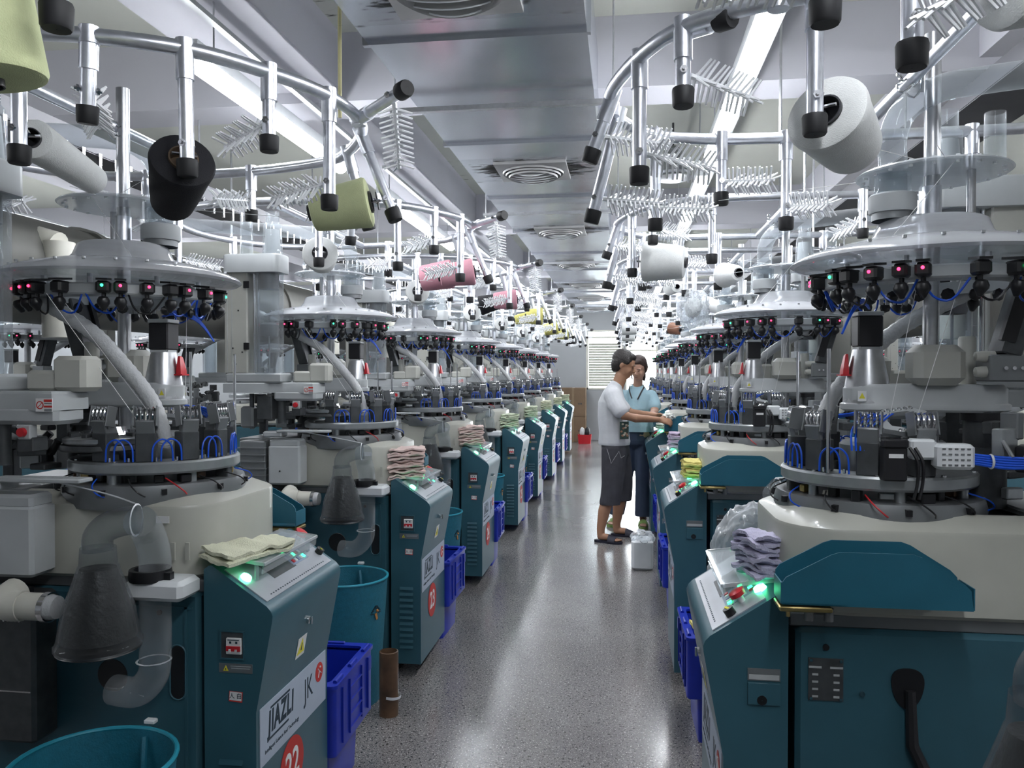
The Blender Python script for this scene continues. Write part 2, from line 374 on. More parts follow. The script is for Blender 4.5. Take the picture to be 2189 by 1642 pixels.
def big_duct(x,z,r,lab):
    e=empty('suction_duct',(x,7.5,z))
    b=mb(ductg).cyl((0,-9,0),(0,9.5,0),r,n=32)
    b.build('duct_pipe',e)
    b=mb(ductg)
    for i in range(8): b.lathe([(r+.001,-.03),(r+.018,-.03),(r+.018,.03),(r+.001,.03)],(0,-8+i*2.3,0),(0,1,0),n=32,closed=True)
    b.build('joint_bands',e)
    for i in range(10):
        b=mb(pvc); y=-7.6+i*1.85; b.cyl((.28 if x<0 else -.28,y,-.35),(.28 if x<0 else -.28,y,.12),.075,n=20).cyl((.28 if x<0 else -.28,y,.1),(.0,y,.18),.07,n=16); b.build('branch_pipe',e)
    b=mb(alu)
    for i in range(6): b.cyl((0,-8+i*3.2,r*.9),(0,-8+i*3.2,ZC-z),.008,n=6)
    b.build('hanging_rods',e); tag(e,lab,'air duct')
big_duct(-3.05,2.08,.27,'thick olive grey round suction duct behind the left row')
big_duct(2.35,2.12,.27,'thick olive grey round suction duct behind the right row')
exec_parts=True
# ------------------------------------------------------------ knitting machine (local frame: +x to the aisle, -y side carries the filter)
HC=(.13,-.03)
def dropper_dir(p,c=(0,0)): v=Vector((c[0]-p[0],c[1]-p[1],0)); return v.normalized()
_brush=None
def brush_mesh():
    global _brush
    if _brush: return _brush
    b=mb(bristle); L=.185
    b.cyl((0,0,0),(0,0,L),.0075,.006,n=6)
    for row,a0 in enumerate((.55,2.2,3.7,5.3)):
        for i in range(12):
            z=.014+i*.0142; a=a0+.12*math.sin(i*2.1+row); l=.052*(1-.010*i)
            d=Vector((math.cos(a),math.sin(a),.30)).normalized()
            b.cyl(Vector((0,0,z)),Vector((0,0,z))+d*l,.0036,.0030,n=5)
    _brush=b.mesh('yarn_brush',smooth=True); return _brush
def cap_geo(b,p,d,r=.0245,l=.042):
    p=Vector(p);d=Vector(d).normalized(); b.mt(rubber).lathe([(.001,-l*.45),(r,-l*.45),(r*1.05,-l*.35),(r,l*.45),(r*.9,l*.55),(.001,l*.55)],p,d,n=14)
def creel_arm(parent,p,q,T,brushdir=None,collar=True):
    p=Vector(p);q=Vector(q); d=(q-p).normalized()
    b=mb(chrome); l=(q-p).length
    b.cyl(p,q,.0175,n=12)
    if collar: b.cyl(p-d*.022,p+d*min(.075,l*.5),.0215,n=12)
    s,t=frame(d)
    h=q-d*.055
    b.mt(steel).cyl(h-s*.03,h+s*.03,.004,n=6).cyl(h+s*.019,h+s*.025,.009,n=6).cyl(h-s*.025,h-s*.019,.009,n=6)
    a=b.build('creel_arm',parent)
    c=MB(); cap_geo(c,q,d); c.build('end_cap',a)
    if brushdir is not None:
        bd=Vector(brushdir).normalized(); o=link('yarn_brush',brush_mesh(),a)
        o.matrix_local=Matrix.Translation(h+bd*.02)@bd.to_track_quat('Z','Y').to_matrix().to_4x4()
    return a
ZR=2.345
LRING=[(.0,-.72),(.21,-.70),(.36,-.66),(.54,-.56),(.675,-.385),(.765,-.19),(.78,.02),(.73,.19),(.62,.37),(.50,.48),(.15,.585),(-.25,.60),(-.55,.53),(-.74,.25),(-.78,-.1),(-.66,-.45),(-.38,-.67)]
RRING=[(.0,-.56),(.30,-.57),(.50,-.54),(.67,-.45),(.77,-.305),(.854,-.057),(.86,.12),(.815,.265),(.72,.405),(.52,.475),(.285,.49),(-.2,.5),(-.55,.45),(-.76,.15),(-.74,-.2),(-.45,-.5)]
# arm: start xy, end offset, brush?
LARMS=[((.21,-.70),(.0,.0,-.28),0),((.36,-.66),(-.02,.02,-.175),1),((.54,-.56),(0,.01,-.285),0),((.675,-.385),(0,0,-.185),1),((.765,-.19),(0,0,-.30),1),((.78,.02),(.20,-.20,.01),2),((.74,.16),(.11,.0,-.27),0),((.62,.37),(.06,.04,-.25),1),((.15,.585),(0,0,-.17),1),((-.30,.60),(0,0,-.25),1),((-.72,.3),(0,0,-.2),1),((-.6,-.5),(0,0,-.28),1)]
RARMS=[((.66,-.425),(-.055,-.06,-.01),0),((.69,-.43),(0,-.01,-.16),1),((.785,-.26),(0,.0,-.29),1),((.856,.0),(.06,.02,-.16),1),((.84,.17),(.08,.03,-.30),1),((.72,.405),(0,.02,-.29),1),((.50,.47),(0,0,-.2),1),((.285,.49),(0,0,-.285),1),((.43,-.56),(0,0,-.27),0),((-.22,-.56),(0,0,-.17),1),((-.3,.5),(0,0,-.2),1),((-.74,.1),(0,0,-.22),1),((-.5,-.46),(0,0,-.25),1)]
ARMD={1:[],-1:[]}
def creel(e,side):
    # side 1: left row (world = local); side -1: right row (world mirrored; machine empty is turned by pi)
    T=(lambda x,y,z:Vector((x,y,z))) if side==1 else (lambda x,y,z:Vector((x,-y,z)))
    R=LRING if side==1 else RRING
    b=mb(chrome); b.tube(cr([T(x,y,ZR) for x,y in R],5,True),.0185,n=10,closed=True)
    for i in(2,6,10): b.cyl(T(R[i][0],R[i][1],ZR-.0)-Vector((.0,.0,.02)),T(R[i][0],R[i][1],ZR)+Vector((0,0,.02)),.023,n=12)
    b.build('creel_ring',e)
    cx=-.02 if side==1 else .06
    y0,y1=(-.71,.60) if side==1 else (-.565,.495)
    b=mb(chrome).cyl(T(cx,y0,ZR),T(cx,y1,ZR),.0175,n=12); b.build('cross_bar',e)
    b=mb(steel)
    for z in(-.025,.025):
        b.tube([T(cx+.03*math.cos(a),.0+.035*math.sin(a),ZR+z*.6+.02*math.sin(a*2)) for a in [2*PI*i/16 for i in range(16)]],.003,n=6,closed=True)
    b.build('u_bolt',e)
    for (x,y),d,br in(LARMS if side==1 else RARMS):
        p=T(x,y,ZR); q=p+T(*d); v=T(-x,-y,0).normalized()
        bd=None
        if br==1: bd=v+Vector((0,0,-.15))
        elif br==2: bd=Vector((.05,.1,-1))
        elif br==3: bd=v+Vector((0,0,.1))
        ARMD[side].append(creel_arm(e,p,q,T,bd).data)
def profile_side(pts,y0,y1,b): return b.loops([[Vector((x,y0,z)) for x,z in pts],[Vector((x,y1,z)) for x,z in pts]])
def machine(side):
    e=empty('knitting_machine')
    # -- base
    b=mb(teal).box((-.015,0,.52),(.83,.52,.82),bev=.012)
    b.mt(black).box((-.015,0,.055),(.78,.47,.11))
    b.mt(teal).box((.36,-.262,.50),(.008,.004,.78)).box((.10,-.262,.885),(.56,.004,.006))
    b.mt(black)
    for (x,z) in((.28,.87),(.20,.90)): b.cyl((x,-.262,z),(x,-.266,z),.008,n=10)
    b.cyl((.33,.262,.885),(.33,.266,.885),.008,n=12)
    b.build('base_cabinet',e)
    # access slot (near side)
    st=[]; 
    for i in range(12): a=PI*i/11; st.append((.335+.024*math.cos(a),.755+.024*math.sin(a)))
    for i in range(12): a=PI+PI*i/11; st.append((.335+.024*math.cos(a),.645+.024*math.sin(a)))
    b=mb(black).prism(st,lambda x,z:(x,-.2605,z),lambda x,z:(x,-.2635,z)); b.mt(teal)
    b.tube([(x,-.263,z) for x,z in st],.003,n=5,closed=True)
    b.build('access_slot',e)
    b=mb(black).lathe([(.001,.0),(.045,.0),(.05,-.004)],(.13,-.262,.68),(0,-1,0),n=24); b.T=Matrix.Identity(4); b.build('round_port',e)
    # far side: kidney recess, lever, rating plate
    kd=[(.14+.038*math.cos(a),.80+.05*math.sin(a)+(0.008*math.cos(2*a))) for a in[2*PI*i/28 for i in range(28)]]
    mb(black).prism(kd,lambda x,z:(x,.2605,z),lambda x,z:(x,.264,z)).build('oval_recess',e)
    b=mb(blackm); b.tube([(.135,.268,.79),(.133,.272,.70),(.132,.274,.66),(.118,.276,.63),(.105,.277,.60)],.014,n=8,rs=[.012,.014,.015,.014,.016]); b.mt(steel).cyl((.107,.285,.612),(.107,.296,.612),.005,n=8); b.build('lever',e)
    b=mb(dgrey).box((.33,.262,.805),(.082,.003,.104)); b.mt(lgrey)
    for i in range(5):
        for j in range(2): b.box((.355-.05*j,.2640,.835-.018*i),(.014 if i else .03,.001,.005))
    b.mt(steel)
    for x in(.295,.365):
        for z in(.758,.852): b.cyl((x,.2635,z),(x,.2665,z),.004,n=8)
    b.cyl((.245,.26,.775),(.245,.268,.775),.006,n=10)
    b.build('rating_plate',e)
    mb(mgrey).box((.0,0,.947),(.83,.50,.035),bev=.004).build('bed_band',e)
    # -- cream shroud
    def rr(off,z,k=6): return [Vector((x,y,z)) for x,y in rrect(-.44+off,.43-off,-.275+off,.275-off,.15-off*.6,k)]
    b=mb(cream).loops([rr(.02,.962),rr(0,.975),rr(0,1.168),rr(.003,1.176),rr(.010,1.180),rr(.060,1.204),rr(.085,1.207),rr(.09,1.17),rr(.09,1.0),rr(.06,.97)],wrap=True)
    b.mt(cream).box((.33,-.274,1.05),(.012,.006,.05)).box((.37,-.268,1.05),(.012,.006,.05)).mt(stick).box((.30,-.277,1.14),(.04,.002,.02))
    b.build('shroud',e)
    mb(dgrey).loops([rr(.092,1.10),rr(.092,1.165)]).build('deck_plate',e)
    mb(mgrey).box((-.30,0,1.2),(.24,.46,.02),bev=.006).build('side_cover',e)
    # -- knitting head
    hx,hy=HC
    def P(a,r,z): return Vector((hx+r*math.cos(a),hy+r*math.sin(a),z))
    b=mb(mgrey).lathe([(.265,1.165),(.27,1.20),(.262,1.232),(.19,1.232),(.19,1.165)],(hx,hy,0),n=48,closed=True)
    b.mt(black)
    for i in range(10): b.box(P(.3+i*.63,.27,1.215),(.014,.014,.016),rot=(0,0,.3+i*.63))
    b.build('base_ring',e)
    for i in range(6): mb(plate).cyl(P(.5+i*PI/3,.215,1.232),P(.5+i*PI/3,.215,1.265),.013,n=10).build('support_post',e)
    b=mb(plate).lathe([(.245,1.262),(.25,1.268),(.25,1.292),(.245,1.298),(.15,1.298),(.15,1.262)],(hx,hy,0),n=48,closed=True).mt(steel)
    for i in range(9): b.cyl(P(-2.9+i*.7,.235,1.298),P(-2.9+i*.7,.235,1.302),.006,n=8)
    b.build('ring_plate',e)
    rnd=random.Random(5)
    for i in range(18):
        a=i*2*PI/18+rnd.random()*.1; m=rnd.choice([copper,black,dgrey,brass,plate]); b=mb(m)
        b.box(P(a,.17+rnd.random()*.06,1.245),(.022+rnd.random()*.02,.018+rnd.random()*.02,.018+rnd.random()*.02),rot=(0,0,a),bev=.003); b.build('coil_unit',e)
    for i in range(14):
        a=-2.6+i*.42; m=(black,rubber,bluet,black,red)[i%5]; b=mb(m)
        b.tube(cr([P(a,.235,1.25),P(a+.08,.275,1.235),P(a+.16,.285,1.215),P(a+.22,.262,1.2)],4),.0022,n=5); b.build('loose_wire',e)
    mb(plate).lathe([(.001,1.17),(.095,1.17),(.095,1.36),(.085,1.37),(.001,1.37)],(hx,hy,0),n=32).build('needle_cylinder',e)
    b=mb(alu).lathe([(.001,1.345),(.12,1.345),(.125,1.352),(.125,1.362),(.118,1.366),(.06,1.37),(.001,1.37)],(.04,-.14,0),n=40)
    b.mt(dgrey)
    for i in range(14):
        a=i*2*PI/14+rnd.random()*.2; b.box((.04+.095*math.cos(a),-.14+.095*math.sin(a),1.372),(.03,.018,.014),rot=(0,0,a),bev=.002)
    b.mt(steel).lathe([(.055,1.372),(.045,1.395),(.001,1.396)],(.055,-.16,0),n=24)
    b.mt(dgrey).lathe([(.13,1.325),(.135,1.33),(.13,1.343),(.001,1.343)],(.04,-.14,0),n=40)
    b.build('dial_disc',e)
    # feed blocks with spring fingers
    for k,a in enumerate((-1.75,-1.15,-.6,-.05,.55,1.2,1.8)):
        b=mb(dgrey); c=P(a,.205,1.34)
        b.box(c,(.05,.055,.085),rot=(0,0,a),bev=.003)
        b.mt(mgrey).box(P(a,.225,1.395),(.012,.05,.05),rot=(0,.25,a),bev=.002).box(P(a,.19,1.39),(.03,.02,.03),rot=(0,0,a))
        fb=b.build('feed_block',e)
        b=mb(steel)
        t=Vector((-math.sin(a),math.cos(a),0)); rd=Vector((math.cos(a),math.sin(a),0))
        for j in range(4):
            o=P(a,.215,1.435)+t*(-.021+j*.014)
            b.tube([o+rd*(.016*math.cos(q))+Vector((0,0,.022*math.sin(q))) for q in[2*PI*i/9 for i in range(9)]],.0032,n=5,closed=True)
        b.mt(mgrey)
        for s in(-1,1): b.box(P(a,.215,1.43)+t*(s*.031),(.035,.004,.06),rot=(0,-.2,a),bev=.001)
        b.build('spring_fingers',fb)
    for k,a in enumerate((-1.45,-.9,-.3,.25,.85)):
        t=Vector((-math.sin(a),math.cos(a),0)); o=P(a,.235,1.30)
        b=mb(bluet)
        for q in(-.012,.012):
            b.tube(cr([o+t*(-.028+q),o+t*(-.024+q)+Vector((0,0,.045)),o+t*q+Vector((0,0,.064)),o+t*(.024+q)+Vector((0,0,.045)),o+t*(.028+q)],4),.0026,n=6)
        b.mt(steel).cyl(o+t*-.028,o+t*-.028+Vector((0,0,.012)),.004,n=6).cyl(o+t*.028,o+t*.028+Vector((0,0,.012)),.004,n=6)
        b.build('blue_air_loop',e)
    # sensor card frame, white plug box, black box (far side)
    b=mb(lgrey); c=Vector((.10,.10,1.425)); hexo=[(.075*sx,.05*sy) for sx,sy in((-1,-.5),(-.5,-1),(.5,-1),(1,-.3),(1,.5),(.3,1),(-.6,1),(-1,.5))]
    M=Matrix.Translation(c)@Euler((-.6,.1,.3)).to_matrix().to_4x4()
    f=lambda k,z:[M@Vector((x*k,y*k,z)) for x,y in hexo]
    b.loops([f(1,0),f(1,.014),f(.66,.014),f(.66,0)],wrap=True)
    b.mt(steel)
    for i in range(6):
        for j in(-1,1): b.tube([M@Vector((-.04+i*.016+.005*math.cos(q),j*.041+.005*math.sin(q),.017)) for q in[2*PI*s/7 for s in range(7)]],.0013,n=4,closed=True)
    b.build('thread_guide_frame',e)
    b=mb(white).box((.03,.23,1.355),(.085,.055,.062),bev=.008).box((.095,.21,1.37),(.06,.04,.05),bev=.006)
    b.mt(mgrey)
    for i in range(5):
        for j in range(4): b.box((.06-.014*i,.2585,1.375-.013*j),(.008,.001,.004))
    b.build('plug_box',e)
    b=mb(blackm).box((.165,.225,1.335),(.055,.04,.085),bev=.004).box((.165,.235,1.385),(.058,.03,.02),bev=.003); b.mt(stick).box((.165,.2465,1.355),(.034,.001,.010)); b.mt(black)
    for q in(0,.012): b.tube(cr([(.13-q,.235,1.375),(.115-q,.245,1.34),(.115-q,.245,1.29),(.125-q,.25,1.25)],4),.004,n=6)
    b.build('selector_motor',e)
    b=mb(bluet)
    for q in range(5): b.tube(cr([(-.012,.24,1.34+q*.005),(-.10,.25,1.33+q*.006),(-.22,.25+.004*q,1.345+q*.003),(-.42,.22,1.38+q*.003)],5),.0042,n=6)
    for q in range(4): b.tube(cr([(-.20,.26,1.215+.004*q),(-.30,.27,1.222+.003*q),(-.42,.28,1.19+.004*q)],5),.0042,n=6)
    b.mt(white)
    for x in(-.05,-.13,-.3): b.lathe([(.017,-.003),(.019,0),(.017,.003),(.015,0)],(x,.246,1.345),(1,0,0),n=12,closed=True)
    b.build('blue_cable_bundle',e)
    b=mb(bluet)
    for q in range(6): b.tube(cr([(.12+.01*q,.08,1.45),(.15+.012*q,.12,1.44),(.19+.011*q,.16,1.41),(.20+.010*q,.18,1.36)],4),.0027,n=5)
    for q in range(4): b.tube(cr([(.15,-.03,1.735),(.18,.02,1.745+.004*q),(.22,.07,1.72+.003*q),(.255,.10,1.66)],4),.003,n=5)
    b.build('blue_tubes',e)
    # servo arm
    st=[(.155+.062*math.cos(a),-.03+.062*math.sin(a)) for a in[-PI/2+PI*i/10 for i in range(11)]]+[(-.14+.062*math.cos(a),-.03+.075*math.sin(a)) for a in[PI/2+PI*i/10 for i in range(11)]]
    def sl(k,z): return [Vector((.01+(x-.01)*k,-.03+(y+.03)*k,z)) for x,y in st]
    b=mb(lgrey).loops([sl(.97,1.452),sl(1.04,1.458),sl(1.04,1.472),sl(1.0,1.476),sl(1,1.515),sl(.94,1.527)]); b.build('servo_arm',e)
    b=mb(alu).lathe([(.063,1.47),(.060,1.50),(.055,1.54),(.040,1.612),(.038,1.622),(.001,1.622)],(.155,-.03,0),n=28)
    b.build('drive_cone',e)
    b=mb(blackm).box((.155,-.03,1.672),(.066,.066,.086),bev=.004); b.mt(lgrey).box((.155,-.03,1.626),(.058,.058,.008)).box((.155,-.03,1.720),(.068,.068,.012),bev=.002).mt(steel)
    for sx in(-1,1):
        for sy in(-1,1): b.cyl((.155+sx*.026,-.03+sy*.026,1.624),(.155+sx*.026,-.03+sy*.026,1.634),.004,n=6)
    b.build('servo_motor',e)
    b=mb(red); b.loops([[Vector((.155+.052+sx,-.03+sy,z)) for sx,sy in((0,-.018*k),(.016*k,-.018*k),(.016*k,.018*k),(0,.018*k))] for k,z in((1,1.55),(.95,1.565),(.5,1.605),(.3,1.61))]).box((.215,-.03,1.551),(.03,.045,.004))
    b.build('red_guard',e)
    for s_,ya in((-1,-.091),(1,.032)):
        b=mb(stick).box((.185,ya,1.495),(.022,.002,.028)).mt(yel).prism([(.177,1.488),(.193,1.488),(.185,1.504)],lambda x,z:(x,ya-.0012,z),lambda x,z:(x,ya+.0012,z)); b.build('warning_sticker',e)
    mb(beige).lathe([(.023,1.525),(.022,1.65),(.019,1.656),(.001,1.656)],(-.10,-.02,0),n=20).build('post_cover',e)
    mb(beige).box((.0,.03,1.578),(.13,.10,.108),bev=.02).build('motor_cover',e)
    b=mb(dgrey).cyl((-.13,0,1.36),(-.13,0,1.455),.045,n=24).cyl((-.13,0,1.20),(-.13,0,1.36),.06,n=24).mt(black).cyl((-.13,0,1.43),(-.13,0,1.452),.052,n=24)
    b.build('pivot_column',e)
    # hose
    HP=cr([(-.42,-.2,1.90),(-.32,-.2,1.865),(-.10,-.2,1.755),(.035,-.2,1.675),(.14,-.2,1.57),(.215,-.19,1.47),(.24,-.17,1.37),(.235,-.16,1.34)],12)
    rs=[.0215+.0022*(i%2) for i in range(len(HP))]
    mb(hosem).tube(HP,.022,n=12,rs=rs).build('suction_hose',e)
    mb(steel).cyl((.315,-.15,1.30),(.315,-.15,1.62),.004,n=8).cyl((.30,.15,1.30),(.30,.15,1.62),.005,n=8).build('guide_rods',e)
    # tension unit
    b=mb(dgrey).box((-.19,.05,1.70),(.05,.09,.20),rot=(0,-.28,0),bev=.004).mt(black).box((-.175,.09,1.72),(.035,.02,.17),rot=(0,-.28,0)).mt(mgrey).box((-.155,.05,1.57),(.09,.09,.07),bev=.004)
    b.mt(steel)
    for i in range(3): b.cyl((-.185+.02*i,.1,1.57),(-.185+.02*i,.104,1.57),.005,n=8)
    b.mt(beige)
    for z in(1.56,1.60): b.lathe([(.001,0),(.012,.004),(.015,.02),(.015,.05),(.001,.05)],(-.08,.07,z),(-1,0,0),n=14)
    b.build('tension_unit',e)
    b=mb(lgrey).box((.08,.0,1.765),(.10,.05,.012)); 
    for i in range(6): b.box((.04+i*.016,-.026,1.755),(.01,.006,.02))
    b.build('comb_plate',e)
    # clutter of dark mechanism behind the head
    b=MB(); rnd=random.Random(11)
    for i in range(46):
        b.mt(rnd.choice([dgrey,mgrey,black,plate,dgrey])); x=-.40+rnd.random()*.34; y=-.24+rnd.random()*.5; z=1.21+rnd.random()*.22
        if rnd.random()<.5: b.box((x,y,z),(.02+rnd.random()*.06,.02+rnd.random()*.05,.015+rnd.random()*.08),rot=(0,0,rnd.random()*1.5),bev=.003)
        else: b.cyl((x,y,z),(x+(rnd.random()-.5)*.1,y+(rnd.random()-.5)*.1,z+.04),.005+rnd.random()*.012,n=8)
    b.build('drive_linkage',e)
    # -- toe closing column (outer near corner)
    b=mb(beige).box((-.345,-.36,1.81),(.125,.10,.52),bev=.006).mt(black)
    for x,z in((-.36,2.0),(-.33,1.87),(-.36,1.68),(-.31,1.66),(-.345,1.60)): b.cyl((x,-.41,z),(x,-.413,z),.004,n=8)
    b.mt(lgrey).box((-.39,-.411,1.81),(.002,.002,.5)).box((-.365,-.411,1.81),(.002,.002,.5))
    b.build('column',e)
    b=mb(black)
    for z in(2.0,1.69):
        b.box((-.287,-.412,z),(.03,.008,.036),bev=.002)
    b.build('hinges',e)
    b=mb(glass).lathe([(.072,1.55),(.072,2.06)],(-.19,-.36,0),n=28).lathe([(.05,1.55),(.05,2.06)],(-.19,-.36,0),n=24); b.build('column_tube',e)
    b=mb(steel).cyl((-.255,-.39,1.55),(-.255,-.39,2.06),.007,n=10).cyl((-.19,-.36,1.55),(-.19,-.36,1.85),.005,n=8).cyl((-.265,-.33,1.55),(-.265,-.33,2.06),.008,n=10); b.mt(mgrey).lathe([(.04,1.74),(.045,1.75),(.045,1.80),(.03,1.81),(.001,1.81)],(-.19,-.36,0),n=20).cyl((-.19,-.36,1.98),(-.19,-.36,2.06),.05,n=24); b.build('guide_rails',e)
    cp=rrect(-.41,-.105,-.435,-.285,.035)
    b=mb(lgrey).loops([[Vector((x,y,z)) for x,y in cp] for z in(2.06,2.145)]+[[Vector((-.26+(x+.26)*.97,-.36+(y+.36)*.94,2.152)) for x,y in cp]]); b.build('column_head',e)
    b=mb(glass).lathe([(.05,2.152),(.045,2.30),(.033,2.315),(.033,2.37)],(-.17,-.36,0),n=22).lathe([(.032,2.152),(.03,2.36)],(-.31,-.36,0),n=18); b.mt(lgrey).lathe([(.042,2.152),(.034,2.28),(.001,2.28)],(-.17,-.36,0),n=20); b.build('clear_cones',e)
    hp=[(-.41,-.42),(-.2,-.42),(-.17,-.40),(-.02,-.40),(.0,-.41),(.06,-.41),(.075,-.38),(.075,-.28),(-.41,-.28)]
    b=mb(lgrey).loops([[Vector((x,y,z)) for x,y in hp] for z in(1.455,1.50)]+[[Vector((-.17+(x+.17)*.97,-.34+(y+.34)*.9,1.507)) for x,y in hp]])
    b.box((-.04,-.345,1.44),(.22,.12,.05),bev=.012).box((-.25,-.35,1.53),(.3,.13,.05),bev=.008)
    b.build('head_housing',e)
    b=mb(stick).box((.04,-.4125,1.47),(.05,.002,.036)); b.mt(nred).box((.052,-.4138,1.482),(.024,.001,.007)).box((.052,-.4138,1.466),(.024,.001,.005)).lathe([(.011,-.0005),(.011,.0008),(.0085,.0008),(.0085,-.0005)],(.028,-.4135,1.47),(0,-1,0),n=20,closed=True).box((.028,-.4142,1.47),(.0015,.0008,.018),rot=(0,.78,0)); b.mt(inkd)
    for z in(1.4745,1.459,1.455): b.box((.052,-.4138,z),(.022,.0006,.002))
    b.build('warning_sign',e)
    mb(beige).box((.065,-.31,1.555),(.10,.09,.10),bev=.012).box((-.02,-.31,1.535),(.1,.08,.06),bev=.01).build('cover_box',e)
    b=mb(lgrey).box((-.03,-.39,1.395),(.04,.03,.04),bev=.003).mt(red).lathe([(.001,.012),(.012,.012),(.013,.002),(.008,0)],(-.03,-.405,1.395),(0,-1,0),n=14); b.mt(dgrey).box((-.03,-.37,1.36),(.05,.06,.04),bev=.003).box((-.2,-.36,1.38),(.08,.08,.12),bev=.004).cyl((-.28,-.37,1.27),(-.28,-.37,1.45),.012,n=10).cyl((-.12,-.37,1.3),(-.12,-.37,1.44),.02,n=12).mt(mgrey).box((-.3,-.36,1.33),(.07,.06,.11),bev=.01)
    b.build('stop_button_box',e)
    mb(lgrey).box((-.0,-.375,1.262),(.27,.06,.012),bev=.004).box((-.16,-.36,1.245),(.1,.08,.03),bev=.008).build('transfer_plate',e)
    b=mb(lgrey).box((-.10,-.345,1.09),(.17,.10,.20),bev=.01).box((-.10,-.345,1.20),(.16,.09,.04),bev=.015).mt(mgrey).box((-.27,-.34,1.09),(.14,.1,.24),bev=.006)
    for i in range(6): b.box((-.27,-.345,1.0+i*.035),(.15,.11,.006))
    b.mt(black).cyl((-.12,-.396,1.06),(-.12,-.4,1.06),.004,n=8)
    b.build('collector_box',e)
    b=mb(dgrey).box((-.22,-.31,.72),(.36,.10,.42),bev=.01); b.mt(steel)
    for i in range(24): b.box((-.36+i*.012,-.362,.86),(.005,.002,.006))
    b.box((-.2,-.362,.66),(.3,.003,.004)); b.mt(black).box((-.22,-.36,.93),(.34,.03,.05)); b.build('lower_side_box',e)
    # -- canopy
    b=mb(canopym).lathe([(.352,1.848),(.362,1.855),(.352,1.866),(.30,1.886),(.235,1.902),(.165,1.912),(.148,1.93),(.135,1.962),(.125,1.968),(.0,1.968)],n=56)
    b.build('canopy',e)
    b=mb(glass).lathe([(.35,1.85),(.30,1.84),(.001,1.84)],n=40); b.build('canopy_underplate',e)
    b=mb(lgrey).lathe([(.27,1.785),(.275,1.79),(.275,1.815),(.265,1.82),(.2,1.82),(.2,1.785)],n=48,closed=True); b.mt(alu)
    for i in range(8): a=.2+i*PI/4; b.cyl((.235*math.cos(a),.235*math.sin(a),1.818),(.235*math.cos(a),.235*math.sin(a),1.85),.008,n=8)
    for i in range(24): a=i*PI/12; b.cyl((.315*math.cos(a),.315*math.sin(a),1.882),(.315*math.cos(a),.315*math.sin(a),1.888),.005,n=6)
    b.build('sensor_ring',e)
    for i in range(22):
        if i in(4,11,17): continue
        a=-2.3+i*4.6/21+.05*math.sin(i*2.7); c=Vector((math.cos(a),math.sin(a),0)); t=Vector((-c.y,c.x,0))
        b=mb(black); o=c*.285
        b.box(o+Vector((0,0,1.805)),(.05,.036,.034),rot=(0,0,a),bev=.006)
        b.box(o+Vector((0,0,1.828)),(.06,.03,.006),rot=(0,.1,a))
        b.cyl(o+Vector((0,0,1.76)),o+Vector((0,0,1.79)),.006,n=6)
        b.lathe([(.001,-.022),(.006,-.02),(.010,-.012),(.0175,.0),(.0175,.008),(.012,.018),(.001,.02)],o+c*.004+Vector((0,0,1.758)),c*.35+Vector((0,0,1)),n=12)
        s=b.build('yarn_sensor',e)
        if i%7==5: m=ledg
        else: m=ledr
        if i%5!=3: mb(m).ball(c*.311+Vector((0,0,1.808)),.0045,n=8).build('led',s)
    for i in range(11):
        b=MB(); a=-2.2+i*.42; b.mt(bluet if i%3 else black); c=Vector((math.cos(a),math.sin(a),0)); t=Vector((-c.y,c.x,0))
        b.tube(cr([c*.27+Vector((0,0,1.79)),c*.25+t*.02+Vector((0,0,1.745)),c*.24+t*.06+Vector((0,0,1.735)),c*.25+t*.10+Vector((0,0,1.785))],4),.003,n=5); b.build('sensor_wire',e)
    for i in range(14):
        b=mb(black); a=-1.9+i*.3; c=Vector((math.cos(a),math.sin(a),0)); b.lathe([(.001,0),(.014,.004),(.016,.012),(.001,.02)],c*.20+Vector((0,0,1.75)),c,n=8); b.build('lower_eyelet',e)
    b=mb(discm).lathe([(.001,2.088),(.187,2.088),(.192,2.092),(.187,2.097),(.001,2.097)],n=40); b.mt(white)
    for i in range(20): a=i*PI/10; b.cyl((.17*math.cos(a),.17*math.sin(a),2.083),(.17*math.cos(a),.17*math.sin(a),2.103),.005,n=6)
    b.build('upper_disc',e)
    mb(alu).cyl((0,0,1.2),(0,0,2.47),.0205,n=16).mt(chrome).cyl((0,0,1.97),(0,0,2.06),.024,n=16).mt(alu).cyl((-.075,.06,1.96),(-.075,.06,2.09),.011,n=10).build('creel_pole',e)
    b=mb(lgrey).lathe([(.001,1.985),(.058,1.985),(.06,1.99),(.06,2.03),(.055,2.035),(.001,2.035)],(.11,.03,0),n=28).mt(mgrey).lathe([(.052,1.965),(.052,1.985)],(.11,.03,0),n=24); b.build('pipe_collar',e)
    b=mb(glass).tube(cr([(.11,.03,2.03),(.11,.03,2.12),(.11,.03,2.19),(.08,.03,2.26),(.0,.03,2.31),(-.12,.03,2.33),(-.45,.03,2.36),(-.9,.03,2.40)],6),.036,n=14).lathe([(.046,2.03),(.046,2.10),(.037,2.115)],(.11,.03,0),n=18); b.build('clear_suction_pipe',e)
    creel(e,side)
    b=mb(chrome).cyl((-.6,.03,2.22),(-1.0,.03,2.22),.02,n=10) if False else None
    # yarn threads
    TT=(lambda x,y,z:Vector((x,y,z))) if side==1 else (lambda x,y,z:Vector((x,-y,z)))
    for p,q in(((.15,-.45,2.05),(.02,-.15,2.095)),((.36,-.38,2.1),(.05,-.12,2.095)),((.55,.1,2.06),(.12,.05,2.095)),((.0,-.15,2.09),(.16,-.2,1.90))): mb(threadm).cyl(TT(*p),TT(*q),.0008,n=4).build('yarn_thread',e)
